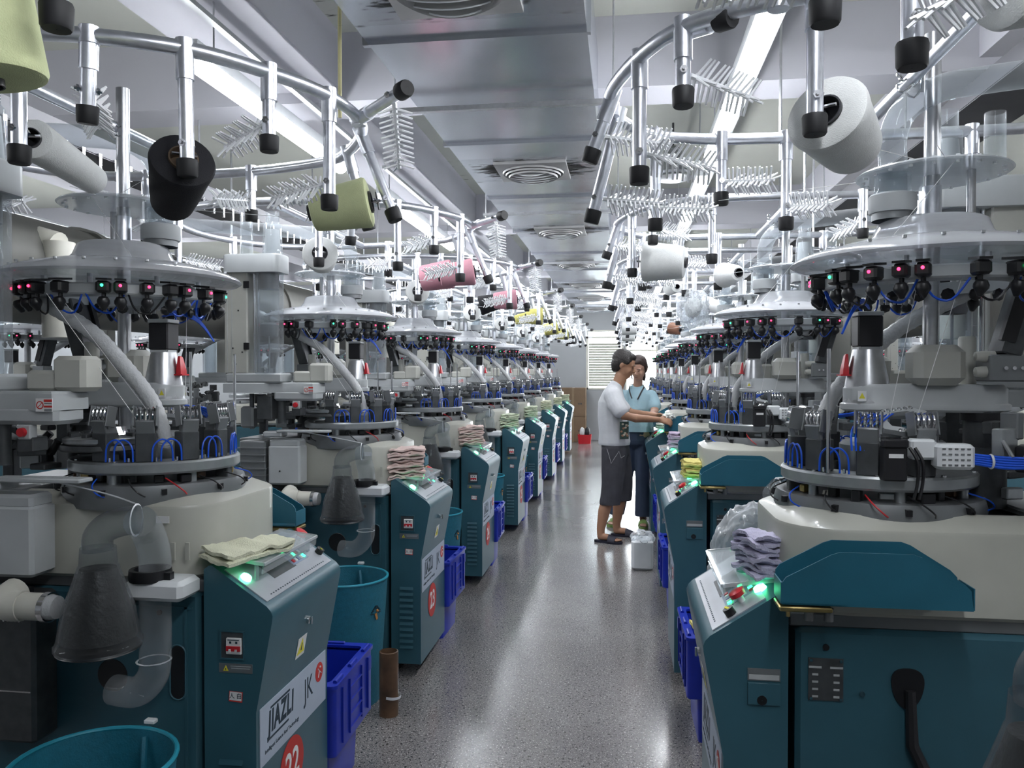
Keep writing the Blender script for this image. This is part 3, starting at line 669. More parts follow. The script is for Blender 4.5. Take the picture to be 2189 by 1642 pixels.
    for p,q in(((.0,-.35,1.78),(.20,-.24,1.42)),((-.05,-.25,1.8),(.22,-.2,1.43)),((.10,.2,1.8),(.14,.12,1.45)),((.02,.26,1.8),(.08,.14,1.45))): mb(threadm).cyl(p,q,.0009,n=4).build('yarn_thread',e)
    # -- filter
    fx,fy=.23,-.46
    b=mb(bellm).lathe([(.104,.835),(.108,.84),(.108,.85),(.102,.857),(.100,.87),(.088,.94),(.060,1.02),(.050,1.05),(.047,1.055),(.044,1.10)],(fx,fy,0),n=32)
    b.tube(cr([(fx,fy,1.09),(fx,fy,1.125),(fx+.02,fy+.005,1.15),(fx+.06,fy+.015,1.165),(fx+.10,fy+.03,1.17)],5),.038,n=14)
    b.build('filter_bell',e)
    b=mb(smoke).lathe([(.001,.862),(.094,.862),(.083,.93),(.056,1.01),(.045,1.045),(.001,1.045)],(fx,fy,0),n=28); b.build('filter_core',e)
    mb(black).lathe([(.001,.826),(.09,.826),(.104,.832),(.10,.838),(.001,.838)],(fx,fy,0),n=28).build('filter_base',e)
    b=mb(glass).tube(cr([(fx+.10,fy+.03,1.165),(.305,-.355,1.12),(.315,-.34,1.05),(.315,-.34,.95),(.315,-.34,.80),(.305,-.335,.72),(.25,-.325,.665),(.17,-.31,.66)],5),.042,n=16,rs=None); b.build('clear_down_pipe',e)
    b=mb(black)
    b.lathe([(.043,-.012),(.055,-.012),(.057,0),(.055,.018),(.043,.018)],(.305,-.345,1.0),(0,0,1),n=20,closed=True).box((.36,-.355,1.0),(.03,.02,.024)); b.build('pipe_clamp',e)
    mb(white).box((.335,-.335,.965),(.17,.11,.055),bev=.012).build('pipe_bracket',e)
    b=mb(white)
    b.lathe([(.043,-.002),(.047,0),(.043,.002),(.041,0)],(.307,-.335,.76),(0,0,1),n=20,closed=True).lathe([(.04,-.002),(.044,0),(.04,.002)],(fx+.09,fy+.03,1.168),(1,.2,0),n=20,closed=True); b.build('cable_tie',e); b=mb(white).tube(cr([(fx+.09,fy+.03,1.21),(.18,-.36,1.225),(-.02,-.33,1.255)],4),.0025,n=5); b.build('cable_tie',e)
    b=mb(pvc).cyl((.01,fy,.935),(.08,fy,.935),.036,n=20).tube(cr([(.01,fy,.935),(-.03,fy,.935),(-.055,fy+.02,.945),(-.06,fy+.06,.955)],4),.04,n=16); b.mt(steel).lathe([(.036,-.008),(.040,-.008),(.040,.008),(.036,.008)],(.085,fy,.935),(1,0,0),n=20,closed=True).mt(hosem).cyl((.09,fy,.935),(.112,fy,.935),.034,.03,n=16); b.build('filter_elbow',e)
    # -- tray on far side
    tp=[(.455,1.016),(.455,1.066),(.445,1.08),(.345,1.135),(.325,1.142),(.165,1.142),(.145,1.135),(.055,1.078),(.04,1.062),(.035,1.016)]
    b=mb(teal2)
    for y0,y1,dz in((.365,.369,0),(.285,.289,.012)):
        b.loops([[Vector((x,y0,z+dz)) for x,z in tp],[Vector((x,y1,z+dz)) for x,z in tp]])
    b.box((.245,.327,1.018),(.42,.084,.004)); b.box((.456,.327,1.043),(.003,.084,.05)).box((.034,.327,1.043),(.003,.084,.05))
    t=b.build('sock_tray',e)
    b=mb(brass).box((.40,.33,1.005),(.12,.08,.012),bev=.004).mt(mgrey).cyl((.34,.33,.97),(.34,.33,1.0),.011,n=12).cyl((.385,.33,.97),(.385,.33,1.0),.011,n=12).mt(brass).cyl((.435,.34,.98),(.435,.34,1.0),.005,n=8); b.build('tray_bracket',t)
    # -- console
    prof=[(.42,.07),(.575,.07),(.575,.60),(.578,.615),(.624,.862),(.625,.876),(.620,.889),(.608,.902),(.445,1.012),(.435,1.012),(.42,1.0)]
    con=profile_side(prof,-.27,.27,mb(teal))
    b=con
    # side edge seam, louvres, recess frame
    for i in range(11):
        z=.15+i*.03
        b.loops([[Vector((.465,y,z)),Vector((.535,y,z)),Vector((.535,y,z+.012)),Vector((.465,y,z+.012))] for y in(-.270,)]+[[Vector((.465,-.277,z)),Vector((.535,-.277,z)),Vector((.535,-.271,z+.014)),Vector((.465,-.271,z+.014))]])
    c=b.build('console',e)
    # breaker
    b=mb(dgrey).box((.506,-.2705,.79),(.066,.003,.074)); b.mt(teal)
    for x in(.471,.541): b.box((x,-.272,.79),(.004,.006,.08))
    b.box((.506,-.272,.829),(.074,.006,.004)).box((.506,-.272,.751),(.074,.006,.004))
    b.mt(stick).box((.512,-.274,.788),(.046,.008,.046),bev=.002).mt(red).box((.512,-.279,.782),(.042,.004,.014)).mt(stick).box((.503,-.282,.777),(.006,.004,.008)).box((.521,-.282,.777),(.006,.004,.008)).mt(inkd).box((.512,-.2785,.806),(.034,.001,.002)).box((.503,-.2785,.799),(.006,.001,.006)).box((.521,-.2785,.799),(.006,.001,.006))
    br=b.build('breaker_switch',c)
    b=mb(mgrey).box((.515,-.2708,.724),(.10,.0015,.026)).mt(yel); tri=[(.478,.716),(.494,.716),(.486,.732)]
    b.prism(tri,lambda x,z:(x,-.2715,z),lambda x,z:(x,-.2722,z)).mt(lgrey).box((.53,-.2718,.730),(.06,.0006,.002)).box((.53,-.2718,.724),(.055,.0006,.002)).mt(inkd).box((.486,-.2726,.721),(.0018,.0008,.006)); b.build('warning_strip',c)
    b=mb(stick).box((.515,-.2715,.645),(.036,.002,.024),rot=(0,.06,0)).mt(nred).box((.515,-.2712,.6435),(.040,.0015,.029),rot=(0,.06,0)); st_=b.build('paper_sticker',c)
    text('人 白',.017,inkd,basis((.515,-.2728,.645),(1,0,0),(0,0,1)),c,'sticker_writing')
    # front: lock, triangle, brand label
    fn=Vector((.26,0,-.05)).normalized()  # lean of the upper front face
    up=(Vector((.046,0,.247))).normalized(); nrm=Vector((up.z,0,-up.x))
    def FP(y,s,off=.001): return Vector((.578,y,.615))+up*s+nrm*off
    b=mb(steel).cyl(FP(.02,.165),FP(.02,.165,.008),.012,n=14).box(FP(.02,.165,.012),(.006,.008,.024)); b.build('key_lock',c)
    b=mb(stick); M=basis(FP(.0,.085,.0015),(0,1,0),up)
    b.T=M; b.box((0,0,0),(.066,.066,.001)); b.mt(yel).prism([(-.028,-.022),(.028,-.022),(0,.026)],lambda x,y:(x,y,.0006),lambda x,y:(x,y,.0014)).mt(inkd).prism([(-.004,-.012),(.004,-.012),(.002,.012),(-.002,.012)],lambda x,y:(x,y,.0014),lambda x,y:(x,y,.002)); b.build('warning_triangle',c)
    b=mb(labelm).box((.576,.0,.515),(.0025,.50,.17)); lb=b.build('brand_label',c)
    M=lambda y,z:basis((.5775,y,z),(0,1,0),(0,0,1))
    text('JIAZLI',.088,inkd,M(-.11,.535),lb,'brand_lettering',sx=.68,shear=.12,bold=.0034,sp=1.16)
    b=mb(inkd); b.T=M(-.11,.535)
    b.box((-.005,.044,0),(.135,.006,.001)).box((-.015,-.044,0),(.135,.006,.001)); b.build('brand_frame',lb)
    text('JK',.10,inkd,M(.10,.525),lb,'brand_lettering',sx=.8)
    b=mb(nred); b.T=M(.19,.545); b.lathe([(.001,.0),(.032,.0),(.032,.001),(.001,.001)],n=28); b.mt(inkw).tube([(-.012,.014,.0014),(0,.004,.0014),(-.010,-.016,.0014)],.002,n=4).tube([(.0,.004,.0014),(.016,-.008,.0014)],.002,n=4).ball((.006,.016,.0014),.004,n=6); b.build('round_emblem',lb)
    text('Intelligent Science And Technology',.017,inkd,M(-.10,.463),lb,'small_lettering')
    # top panel
    tu=Vector((.163,0,-.110)).normalized(); tn=Vector((-tu.z,0,tu.x))*1.0
    tn=Vector((.110,0,.163)).normalized()
    def TP(s,y,off=0): return Vector((.445,y,1.012))+tu*s+tn*off
    def tb(b,s,y,ds,dy,h,off=0):
        M=Matrix.Identity(4)
        for j in range(3): M[j][0]=tu[j]; M[j][1]=(0,1,0)[j]; M[j][2]=tn[j]
        M.translation=TP(s,y,off); b.T=M; b.box((0,0,h/2),(ds,dy,h),bev=0); b.T=Matrix.Identity(4)
    b=mb(panelm); tb(b,.108,0,.155,.50,.003); pn=b.build('control_panel',c)
    b=mb(dgrey); tb(b,.10,-.03,.07,.16,.001,.003)
    b.mt(keym); tb(b,.085,.10,.09,.12,.001,.003)
    for i in range(4):
        for j in range(5):
            b.mt((stick,keym,stick,ledg,red)[(i*3+j)%5]); tb(b,.05+i*.022,.06+j*.02,.013,.012,.003,.004)
    b.mt(inkd)
    for i in range(26): tb(b,.172,-.2+i*.016,.004,.008,.0005,.003)
    b.build('keypad',pn)
    b=mb(black).cyl(TP(.135,.235,0),TP(.135,.235,.02),.014,n=16) if side==1 else mb(black).cyl(TP(.125,.225,0),TP(.125,.225,.022),.014,n=16)
    q=TP(.135,.235,.0205) if side==1 else TP(.125,.225,.0225)
    b.mt(yel).box(q,(.006,.016,.003),rot=(0,.6,.6)); b.build('selector_knob',pn)
    rp=TP(.05,.225,0) if side==1 else TP(.085,.18,0)
    b=mb(white).cyl(rp,rp+tn*.022,.009,n=12).mt(red).cyl(rp+tn*.022,rp+tn*.034,.021,.022,n=20).mt(red).cyl(rp+tn*.034,rp+tn*.037,.020,.014,n=20); b.build('stop_button',pn)
    gp=TP(.088,-.218,0) if side==1 else TP(.03,.17,0)
    b=mb(glow).cyl(gp,gp+tn*.012,.018,.015,n=16); b.build('green_lamp',pn)
    if side==-1:
        g2=TP(.03,-.05,0); mb(glow).cyl(g2,g2+tn*.01,.02,.018,n=16).build('green_lamp',pn)
    cy=-.0 if side==1 else -.03; cw=.40
    b=mb(glass); M=Matrix.Translation((.50,cy,1.012))@Euler((0,.14,0)).to_matrix().to_4x4(); b.T=M
    b.box((0,0,0),(.135,cw,.005)).box((.066,0,-.014),(.004,cw,.03)); 
    b.mt(discm).box((.068,0,0),(.006,cw,.008)).box((0,-cw/2,0),(.135,.004,.01)).box((0,cw/2,0),(.135,.004,.01)); b.T=Matrix.Identity(4)
    b.mt(glass).box((.54,cy-cw/2+.01,.978),(.004,.02,.05)).box((.54,cy+cw/2-.01,.978),(.004,.02,.05)); b.build('clear_cover',c)
    # far side socket door
    b=mb(mgrey).box((.478,.2705,.812),(.078,.003,.030)).mt(teal).box((.478,.273,.765),(.078,.006,.055),bev=.001).mt(lgrey).box((.478,.272,.806),(.072,.003,.012)).mt(black).lathe([(.001,0),(.012,0),(.012,.001),(.001,.001)],(.483,.276,.750),(0,1,0),n=16); b.build('socket_door',c)
    return e
PROTO={1:machine(1),-1:machine(-1)}
def num_disc(m,n):
    con=[c for c in CH(m) if c.name.startswith('console')][0]
    b=mb(nred); b.T=basis((.5755,-.03,.335),(0,1,0),(0,0,1)); b.lathe([(.001,.0),(.088,.0),(.088,.0015),(.001,.0015)],n=40); d=b.build('number_disc',con)
    if n: text(str(n),.125,inkw,basis((.5775,-.03,.335),(0,1,0),(0,0,1)),d,'number_lettering',sx=.85,bold=.002)
LX,RX=-1.60,.82
LY=[2.38,4.21,5.98,7.95,9.75,11.64,13.5,15.35]; RY=[2.30,4.28,5.88,7.82,9.65,11.5,13.35,15.2]
LNUM=[22,23,24,25,26,27,28,29]
index_kids(); ML=[];MR=[]
first=PROTO[1]
ms=[]
for i,y in enumerate([.55]+LY):
    m=first if i==0 else copy_tree(first); m.location=(LX,y,0); ms.append(m)
firstr=PROTO[-1]; mr=[]
for i,y in enumerate([.50]+RY):
    m=firstr if i==0 else copy_tree(firstr); m.location=(RX,y,0); m.rotation_euler=(0,0,PI); mr.append(m)
def R0arms():
    m=ms[0]
    mb(chrome).tube(cr([(.62,.37,ZR),(.68,.52,ZR),(.70,.62,ZR),(.55,.72,ZR),(.3,.70,ZR),(.15,.585,ZR)],5),.0185,n=10).build('creel_extension',m)
    creel_arm(m,Vector((.70,.62,ZR)),Vector((.70,.62,2.13)),None,None)
    m=mr[0]
    for a in list(CH(m)):
        if a.name.startswith('creel_arm'):
            q=a.data.vertices[0].co
            for c in list(CH(a)): bpy.data.objects.remove(c)
            bpy.data.objects.remove(a)
    T=None
    mb(chrome).tube(cr([(.62,-.42,ZR),(.60,-.80,ZR),(.48,-.875,ZR),(.2,-.885,ZR),(-.2,-.885,ZR),(-.36,-.8,ZR),(-.38,-.48,ZR)],5),.0185,n=10).build('creel_extension',m)
    for c in [o for o in S.collection.objects if o.parent==m]:
        k=c.name.split('.')[0]
        if k in('clear_down_pipe','cable_tie','pipe_clamp','pipe_bracket'): bpy.data.objects.remove(c); continue
        if k=='filter_bell': c.matrix_local=Matrix.Translation((.46,-.92-.26,0))@Matrix.Rotation(PI,4,'Z'); continue
        if k in('filter_core','filter_base','filter_elbow'): c.location.y-=.26
    for (x,y),d,br in(((.50,.47),(0,0,-.2),(-1,.12,.06)),((.36,.49),(0,0,-.27),(.25,-1,-.1)),((-.3,.5),(0,0,-.22),(0,-1,0))):
        y+=.39; p=Vector((x,-y,ZR)); creel_arm(m,p,p+Vector(d),T,Vector((-br[0],-br[1],br[2])))
BK={'base_cabinet','shroud','deck_plate','canopy','sensor_ring','creel_pole','upper_disc','servo_arm','drive_cone','servo_motor','creel_ring','cross_bar','creel_arm','suction_hose','column','column_head','head_housing','ring_plate','base_ring','drive_linkage','column_tube','collector_box','clear_cones','yarn_sensor','motor_cover','post_cover','tension_unit'}
bl=[];brr=[]
for i in range(8):
    m=copy_tree(first,keep=BK); m.location=(-4.25,1.5+i*1.85,0); m.rotation_euler=(0,0,PI); bl.append(m)
for i in range(7):
    m=copy_tree(firstr,keep=BK); m.location=(3.45,2.9+i*1.85,0); m.rotation_euler=(0,0,0); brr.append(m)
index_kids()
R0arms(); index_kids()
LL=['left-row sock knitting machine cut by the left edge, nearest the camera','large left-row sock knitting machine with red disc 22, two cream socks on its console','left-row sock knitting machine with red disc 23 and a tall pile of pink socks','left-row sock knitting machine with red disc 24 and a pink sock pile','left-row sock knitting machine just beyond number 24, pale green socks on its console',
'fifth numbered machine of the left row, two places beyond number 24','sixth machine of the left row, three places beyond number 24','seventh machine of the left row, second from its far end','last machine of the left row, by the brown carton and far wall']
for i,m in enumerate(ms):
    tag(m,LL[i],'knitting machine','knitting machines in the left row'); num_disc(m,None if i==0 else 21+i)
RL=['right-row sock knitting machine at the lower right corner, mostly out of frame','large right-row sock knitting machine with folded lavender socks on its console','second full machine of the right row, with stacked yellow socks','third machine of the right row, with a small lilac sock pile','fourth machine of the right row, where the two people stand','fifth machine of the right row, just behind the woman','sixth machine of the right row, two places behind the woman','seventh machine of the right row, second from the far end','last machine of the right row, beside the bright doorway']
for i,m in enumerate(mr): tag(m,RL[i],'knitting machine','knitting machines in the right row')
for i,m in enumerate(bl): tag(m,'sock knitting machine in the row behind the left row, %s from the camera'%ORD[i],'knitting machine','knitting machines behind the left row')
for i,m in enumerate(brr): tag(m,'sock knitting machine in the row behind the right row, %s from the camera'%ORD[i],'knitting machine','knitting machines behind the right row')
# ------------------------------------------------------------ crates
def make_crate():
    e=empty('storage_crate'); W,L,H=.34,.44,.46     # x width, y length
    def R(w,l,z,r=.02): return [Vector((x,y,z)) for x,y in rrect(-w/2,w/2,-l/2,l/2,r,3)]
    b=mb(crateb).loops([R(.235,.335,.0),R(.25,.35,.2),R(.29,.39,.44),R(.28,.38,.44),R(.24,.34,.2),R(.225,.325,.012)]); b.build('bin_body',e)
    b=mb(crateb).loops([R(W-.02,L-.02,.20),R(W,L,.205),R(W,L,.445),R(W+.012,L+.012,.447),R(W+.012,L+.012,.46),R(W-.06,L-.06,.46),R(W-.06,L-.06,.45),R(W-.012,L-.012,.44),R(W-.03,L-.03,.205)],wrap=True)
    for i in range(4):
        z=.245+i*.05
        for sy in(-1,1): b.box((0,sy*(L/2+.003),z),(W*.62,.008,.005))
        for sx in(-1,1): b.box((sx*(W/2+.003),0,z),(.008,L*.30,.005))
    for sy in(-1,1):
        for x in(-.11,0,.11): b.box((x,sy*(L/2+.003),.33),(.005,.008,.20))
    for sx in(-1,1):
        for y in(-.15,-.07,.07,.15): b.box((sx*(W/2+.003),y,.33),(.008,.005,.20))
        for y in(-.16,0,.16): b.cyl((sx*(W/2-.01),y-.035,.463),(sx*(W/2-.01),y+.035,.463),.008,n=8)
        b.box((sx*(W/2+.002),.17,.40),(.01,.03,.05))
    for sy in(-1,1): b.box((0,sy*(L/2-.012),.464),(.12,.014,.01),bev=.003)
    b.build('rim_band',e)
    return e
crate=make_crate(); index_kids(); used=[0]
LC=['blue plastic crate on the floor beyond machine 22, cut by the bottom edge','blue plastic crate on the floor beyond machine 23','blue plastic crate on the floor beyond machine 24','blue plastic crate in the left row, fourth from the camera','blue plastic crate in the left row, fifth from the camera','blue plastic crate in the left row, sixth from the camera','blue plastic crate in the left row, farthest one before the carton']
for i,y in enumerate(LY[:7]):
    c=crate if not used[0] else copy_tree(crate); used[0]=1
    c.location=(-1.175+(.01 if i%2 else 0),y+.50,0); c.rotation_euler=(0,0,.02*(-1)**i); tag(c,LC[i],'crate','blue crates along the left row')
RC=['blue plastic crate with a yellow sock in it, lower right','blue plastic crate next to the plastic-wrapped white box','blue plastic crate behind the plastic-wrapped white box, at the woman\'s side','blue plastic crate in the right row, farthest seen']
for i,(y,x) in enumerate(((3.58,.425),(5.30,.405),(7.05,.43),(8.9,.43))):
    c=copy_tree(crate); c.location=(x,y,0); tag(c,RC[i],'crate','blue crates along the right row')
# ------------------------------------------------------------ round mesh baskets
meshm=mat('teal_mesh_fabric',(.012,.14,.21),.55,var=.1,scale=60,bump=.2,bscale=200)
rimm=mat('basket_rim',(.02,.26,.36),.4)
orange=mat('orange_print',(.55,.25,.08),.6)
def make_basket():
    e=empty('laundry_basket'); n=48; L=[]
    def ring(r,z,k=0): return [Vector(((r*(1+.012*math.sin(5*a+k)))*math.cos(a),(r*(1+.012*math.sin(4*a+k)))*math.sin(a),z)) for a in[2*PI*i/n for i in range(n)]]
    mb(meshm).loops([ring(.145,.0),ring(.15,.02,1),ring(.158,.2,2),ring(.17,.42,1),ring(.182,.585),ring(.178,.585),ring(.165,.42,1),ring(.153,.2,2),ring(.145,.025,1)]).build('mesh_side',e)
    mb(rimm).tube([Vector((.183*math.cos(a),.183*math.sin(a),.588)) for a in[2*PI*i/40 for i in range(40)]],.006,n=8,closed=True).build('rim',e)
    b=mb(meshm).tube(cr([(.02,.172,.57),(.03,.15,.5),(.025,.15,.4)],4),.008,n=6,rs=None); b.mt(white).box((.02,.20,.60),(.03,.02,.012),bev=.003); b.build('tie_cord',e)
    b=mb(inkd)
    for i in range(9):
        a=-.15+i*.09; rr=.0
        ca=.12; 
        t=i*PI/8+.0
        px,pz=.028*math.cos(t),.028*math.sin(t)
        an=-.5+px*5; b.box((.1735*math.cos(an),.1735*math.sin(an),.44+pz),(.003,.004,.016),rot=(-(t-PI/2),0,an))
    b.build('sun_print',e)
    b=mb(orange); an=-.5; b.box((.174*math.cos(an),.174*math.sin(an),.425),(.003,.012,.03),rot=(.3,0,an)).ball((.174*math.cos(an+.04),.174*math.sin(an+.04),.45),.007,n=8); b.build('figure_print',e)
    return e
bk=make_basket(); index_kids()
LB=['round teal mesh basket in front of machine 22, cut by the bottom edge','round teal mesh basket between machines 22 and 23','round teal mesh basket between machines 23 and 24','round teal mesh basket just beyond machine 24','round teal mesh basket in the left row, fifth from the camera']
for i,y in enumerate(LY[:5]):
    c=bk if i==0 else copy_tree(bk); c.scale=(1.06,1.06,1); c.location=(-1.31,y-.57,0); c.rotation_euler=(0,0,.1*i); tag(c,LB[i],'basket','round baskets along the left row')
# ------------------------------------------------------------ plastic bags
def lump(name,c,r,sc,m,seed=1,amp=.12,label='',cat='bag',parent=None,n=40):
    rnd=random.Random(seed); bm=bmesh.new(); bmesh.ops.create_icosphere(bm,subdivisions=5,radius=1)
    from mathutils import noise
    for v in bm.verts:
        p=v.co.copy(); k=1+amp*(noise.noise(p*2.1+Vector((seed,0,0)))+.6*abs(noise.noise(p*5.+Vector((0,seed,0))))+.35*abs(noise.noise(p*11.)))
        v.co=Vector((p.x*sc[0],p.y*sc[1],p.z*sc[2]))*r*k
    me=bpy.data.meshes.new(name); bm.to_mesh(me); bm.free(); me.materials.append(m); me.shade_smooth(); o=link(name,me,parent); o.location=c
    if label: tag(o,label,cat)
    return o
bkr=copy_tree(bk); bkr.location=(.50,2.86,0); tag(bkr,'round teal basket behind the nearest right console, stuffed with a clear plastic bag','basket')
lump('plastic_bag',(.43,2.90,.84),.15,(.9,.85,1.6),bag,3,.14,'crumpled clear plastic bag heaped beside the nearest right console')
# white box in plastic
e=empty('wrapped_box',(.14,6.42,0)); mb(white).box((.0,0,.12),(.17,.2,.24),bev=.02).build('box_body',e)
lump('plastic_wrap',(0,0,.24),.085,(1.0,1.1,.7),bag,7,.25,parent=e); tag(e,'white box wrapped in clear plastic on the floor beside a blue crate','box')
# brown tube can
can=mat('brown_can',(.10,.055,.03),.45,var=.5,scale=12)
b=MB(); e=empty('brown_tube',(-1.06,3.50,0)); b.mt(can).lathe([(.001,0),(.043,0),(.043,.29),(.038,.292),(.036,.28),(.034,.02),(.001,.02)],n=28); b.build('tube_body',e)
b=mb(white).lathe([(.0435,.085),(.0445,.085),(.0445,.097),(.0435,.097)],(0,0,0),(.12,0,1),n=28,closed=True).cyl((.044,0,.10),(.041,0,.25),.0015,n=5); b.build('white_band',e)
tag(e,'brown cylindrical can with a white band on the floor by the crate near machine 23','can')
# cartons, bucket
carton=mat('cardboard',(.19,.125,.075),.75,var=.08,scale=6); tape=mat('packing_tape',(.25,.18,.11),.3)
for nm,z,h,lab in(('cardboard_carton',.0,.56,'lower brown cardboard carton against the far wall, left of the window'),('cardboard_carton',.565,.64,'tall brown cardboard carton on top of the lower one by the far wall')):
    e=empty(nm,(-1.14,18.02,z)); mb(carton).box((0,0,h/2),(.56,.5,h),bev=.006).build('carton_body',e,False); mb(tape).box((0,-.252,h/2),(.05,.002,h)).box((0,0,h+.001),(.05,.5,.002)).build('tape',e,False)
    b=mb(inkd)
    for i in range(3): b.box((.13+.03*i,-.2515,h*.45),(.018,.001,.03))
    b.build('printed_marks',e,False); tag(e,lab,'carton')
e=empty('red_bucket',(-.86,17.4,0)); mb(red).loops([[Vector((x,y,z)) for x,y in rrect(-w,w,-w*.8,w*.8,.03,3)] for w,z in((.13,0),(.15,.2),(.14,.2),(.12,.02))]).build('bucket_body',e); tag(e,'small red bucket of shoes on the floor by the cartons','bucket')
shoe=[mat('white_shoe',(.7,.7,.7),.5),mat('black_shoe',(.02,.02,.025),.5)]
for k,(dx,dz,m,lab) in enumerate(((-.05,.21,0,'white shoe sticking out of the red bucket'),(.06,.22,1,'black shoe lying on top of the red bucket'))):
    o=lump('shoe',(-.86+dx,17.38,dz+.04),.07,(.8,.9,1.5),shoe[m],9+k,.1,lab,'shoe')
# ------------------------------------------------------------ socks
def cloth(name,col): return mat(name,col,.85,var=.05,scale=40,bump=.5,bscale=240)
SC={'cream':cloth('cream_knit',(.66,.66,.50)),'pink':cloth('pale_pink_knit',(.74,.57,.53)),'green':cloth('pale_green_knit',(.60,.66,.50)),'white':cloth('white_knit',(.70,.72,.68)),'lavender':cloth('lavender_knit',(.52,.50,.66)),'yellow':cloth('yellow_knit',(.68,.60,.20)),'lilac':cloth('lilac_knit',(.55,.45,.60))}
_sm={}
def sock_mesh(col,var,L=.17,W=.10,T=.014):
    k=(col,var,L)
    if k in _sm: return _sm[k]
    from mathutils import noise
    nx,ny=22,12; b=mb(SC[col]); top=[];bot=[]
    for i in range(nx+1):
        for j in range(ny+1):
            u=i/nx; v=j/ny; x=(u-.5)*L; y=(v-.5)*W
            # outline: cuff at one end, rounded foot fold at the other
            w=1-.22*math.exp(-((u-.55)/.2)**2)*(.6 if var%2 else .3); 
            if u>.85: w*=math.sqrt(max(.05,1-((u-.85)/.17)**2))*.35+.65
            y*=w
            edge=min(1,min(u,1-u)*9,min(v,1-v)*6)
            t=T*(.55+.45*math.sqrt(edge))*.5
            wz=.013*noise.noise(Vector((x*18+var*2,y*22,var*.6)))+.004*noise.noise(Vector((x*60,y*60,var*3)))
            x+=.008*noise.noise(Vector((y*30,var*5,1)))
            top.append((x,y,T/2+t+wz)); bot.append((x,y,T/2-t+wz))
    n=len(top); F=[]
    ix=lambda i,j:i*(ny+1)+j
    for i in range(nx):
        for j in range(ny):
            F.append((ix(i,j),ix(i+1,j),ix(i+1,j+1),ix(i,j+1))); F.append((n+ix(i,j),n+ix(i,j+1),n+ix(i+1,j+1),n+ix(i+1,j)))
    for i in range(nx): F.append((ix(i,0),n+ix(i,0),n+ix(i+1,0),ix(i+1,0))); F.append((ix(i,ny),ix(i+1,ny),n+ix(i+1,ny),n+ix(i,ny)))
    for j in range(ny): F.append((ix(0,j),ix(0,j+1),n+ix(0,j+1),n+ix(0,j))); F.append((ix(nx,j),n+ix(nx,j),n+ix(nx,j+1),ix(nx,j+1)))
    b.add(top+bot,F); _sm[k]=b.mesh('sock'); return _sm[k]
BIG=['bottom','second from bottom','third from bottom','fourth from bottom','fifth from bottom','sixth from bottom','seventh from bottom','eighth from bottom','ninth from bottom','tenth from bottom','eleventh from bottom','twelfth from bottom','thirteenth from bottom']
def stack(x,y,z,n,col,rz,where,cname,L=.17,W=.10,T=.014,tilt=(.10,.0),drift=(0,0)):
    rnd=random.Random(int(x*100+y*10)); 
    for i in range(n):
        o=link('folded_sock',sock_mesh(col,i%4,L,W,T)); pos='topmost' if i==n-1 and n>1 else BIG[i]
        o.location=(x+drift[0]*i+rnd.uniform(-.006,.006),y+drift[1]*i+rnd.uniform(-.008,.008),z+i*T*.98)
        o.rotation_euler=(tilt[1]+rnd.uniform(-.03,.03),tilt[0]+rnd.uniform(-.03,.03),rz+rnd.uniform(-.12,.12))
        tag(o,'folded %s sock, %s on %s'%(cname,pos,where) if n>1 else 'folded %s sock on %s'%(cname,where),'sock','%s socks on %s'%(cname,where))
ZK=1.018
stack(LX+.50,2.24,ZK,2,'cream',1.35,'the console of machine 22','cream',L=.29,W=.11,T=.017,tilt=(.02,.12))
stack(LX+.465,4.06,ZK-.012,11,'pink',.35,'the console of machine 23','pale pink',tilt=(-.05,-.02),T=.0145,L=.19,W=.12)
stack(LX+.465,5.83,ZK,10,'pink',.35,'the console of machine 24','light pink',tilt=(-.05,-.02),T=.0145,L=.19,W=.12)
stack(LX+.465,7.80,ZK,9,'green',.4,'the console just beyond number 24','pale green',tilt=(-.05,-.02),T=.0145,L=.19,W=.12)
stack(LX+.465,9.60,ZK,8,'green',.4,'the fifth numbered console of the left row','greenish white',tilt=(-.05,0),T=.016)
stack(LX+.465,11.5,ZK,8,'cream',.4,'the sixth console of the left row','creamy',tilt=(-.05,0),T=.016)
stack(LX+.465,13.4,ZK,7,'cream',.4,'the seventh console of the left row','off-white',tilt=(-.05,0),T=.016)
stack(LX+.465,15.2,ZK,7,'cream',.4,'the last console of the left row','light cream',tilt=(-.05,0),T=.016)
stack(RX-.455,2.20,ZK,8,'lavender',1.9,'the nearest right console','lavender',L=.16,W=.10,tilt=(.05,0),T=.0145)
stack(RX-.475,4.22,ZK,6,'yellow',1.7,'the second right console','yellow',L=.13,W=.10,tilt=(.0,0),T=.015)
stack(RX-.46,5.84,ZK,7,'lilac',1.7,'the third right console','lilac',L=.13,W=.09,tilt=(.0,0),T=.016)
stack(RX-.475,7.80,ZK,3,'white',1.6,'the fourth right console','white',L=.13,W=.10,tilt=(0,0),T=.016)
o=link('folded_sock',sock_mesh('yellow',1,.17,.05,.02)); o.location=(.36,3.50,.455); o.rotation_euler=(.2,.25,.3); tag(o,'yellow sock hanging over inside the blue crate at lower right','sock')
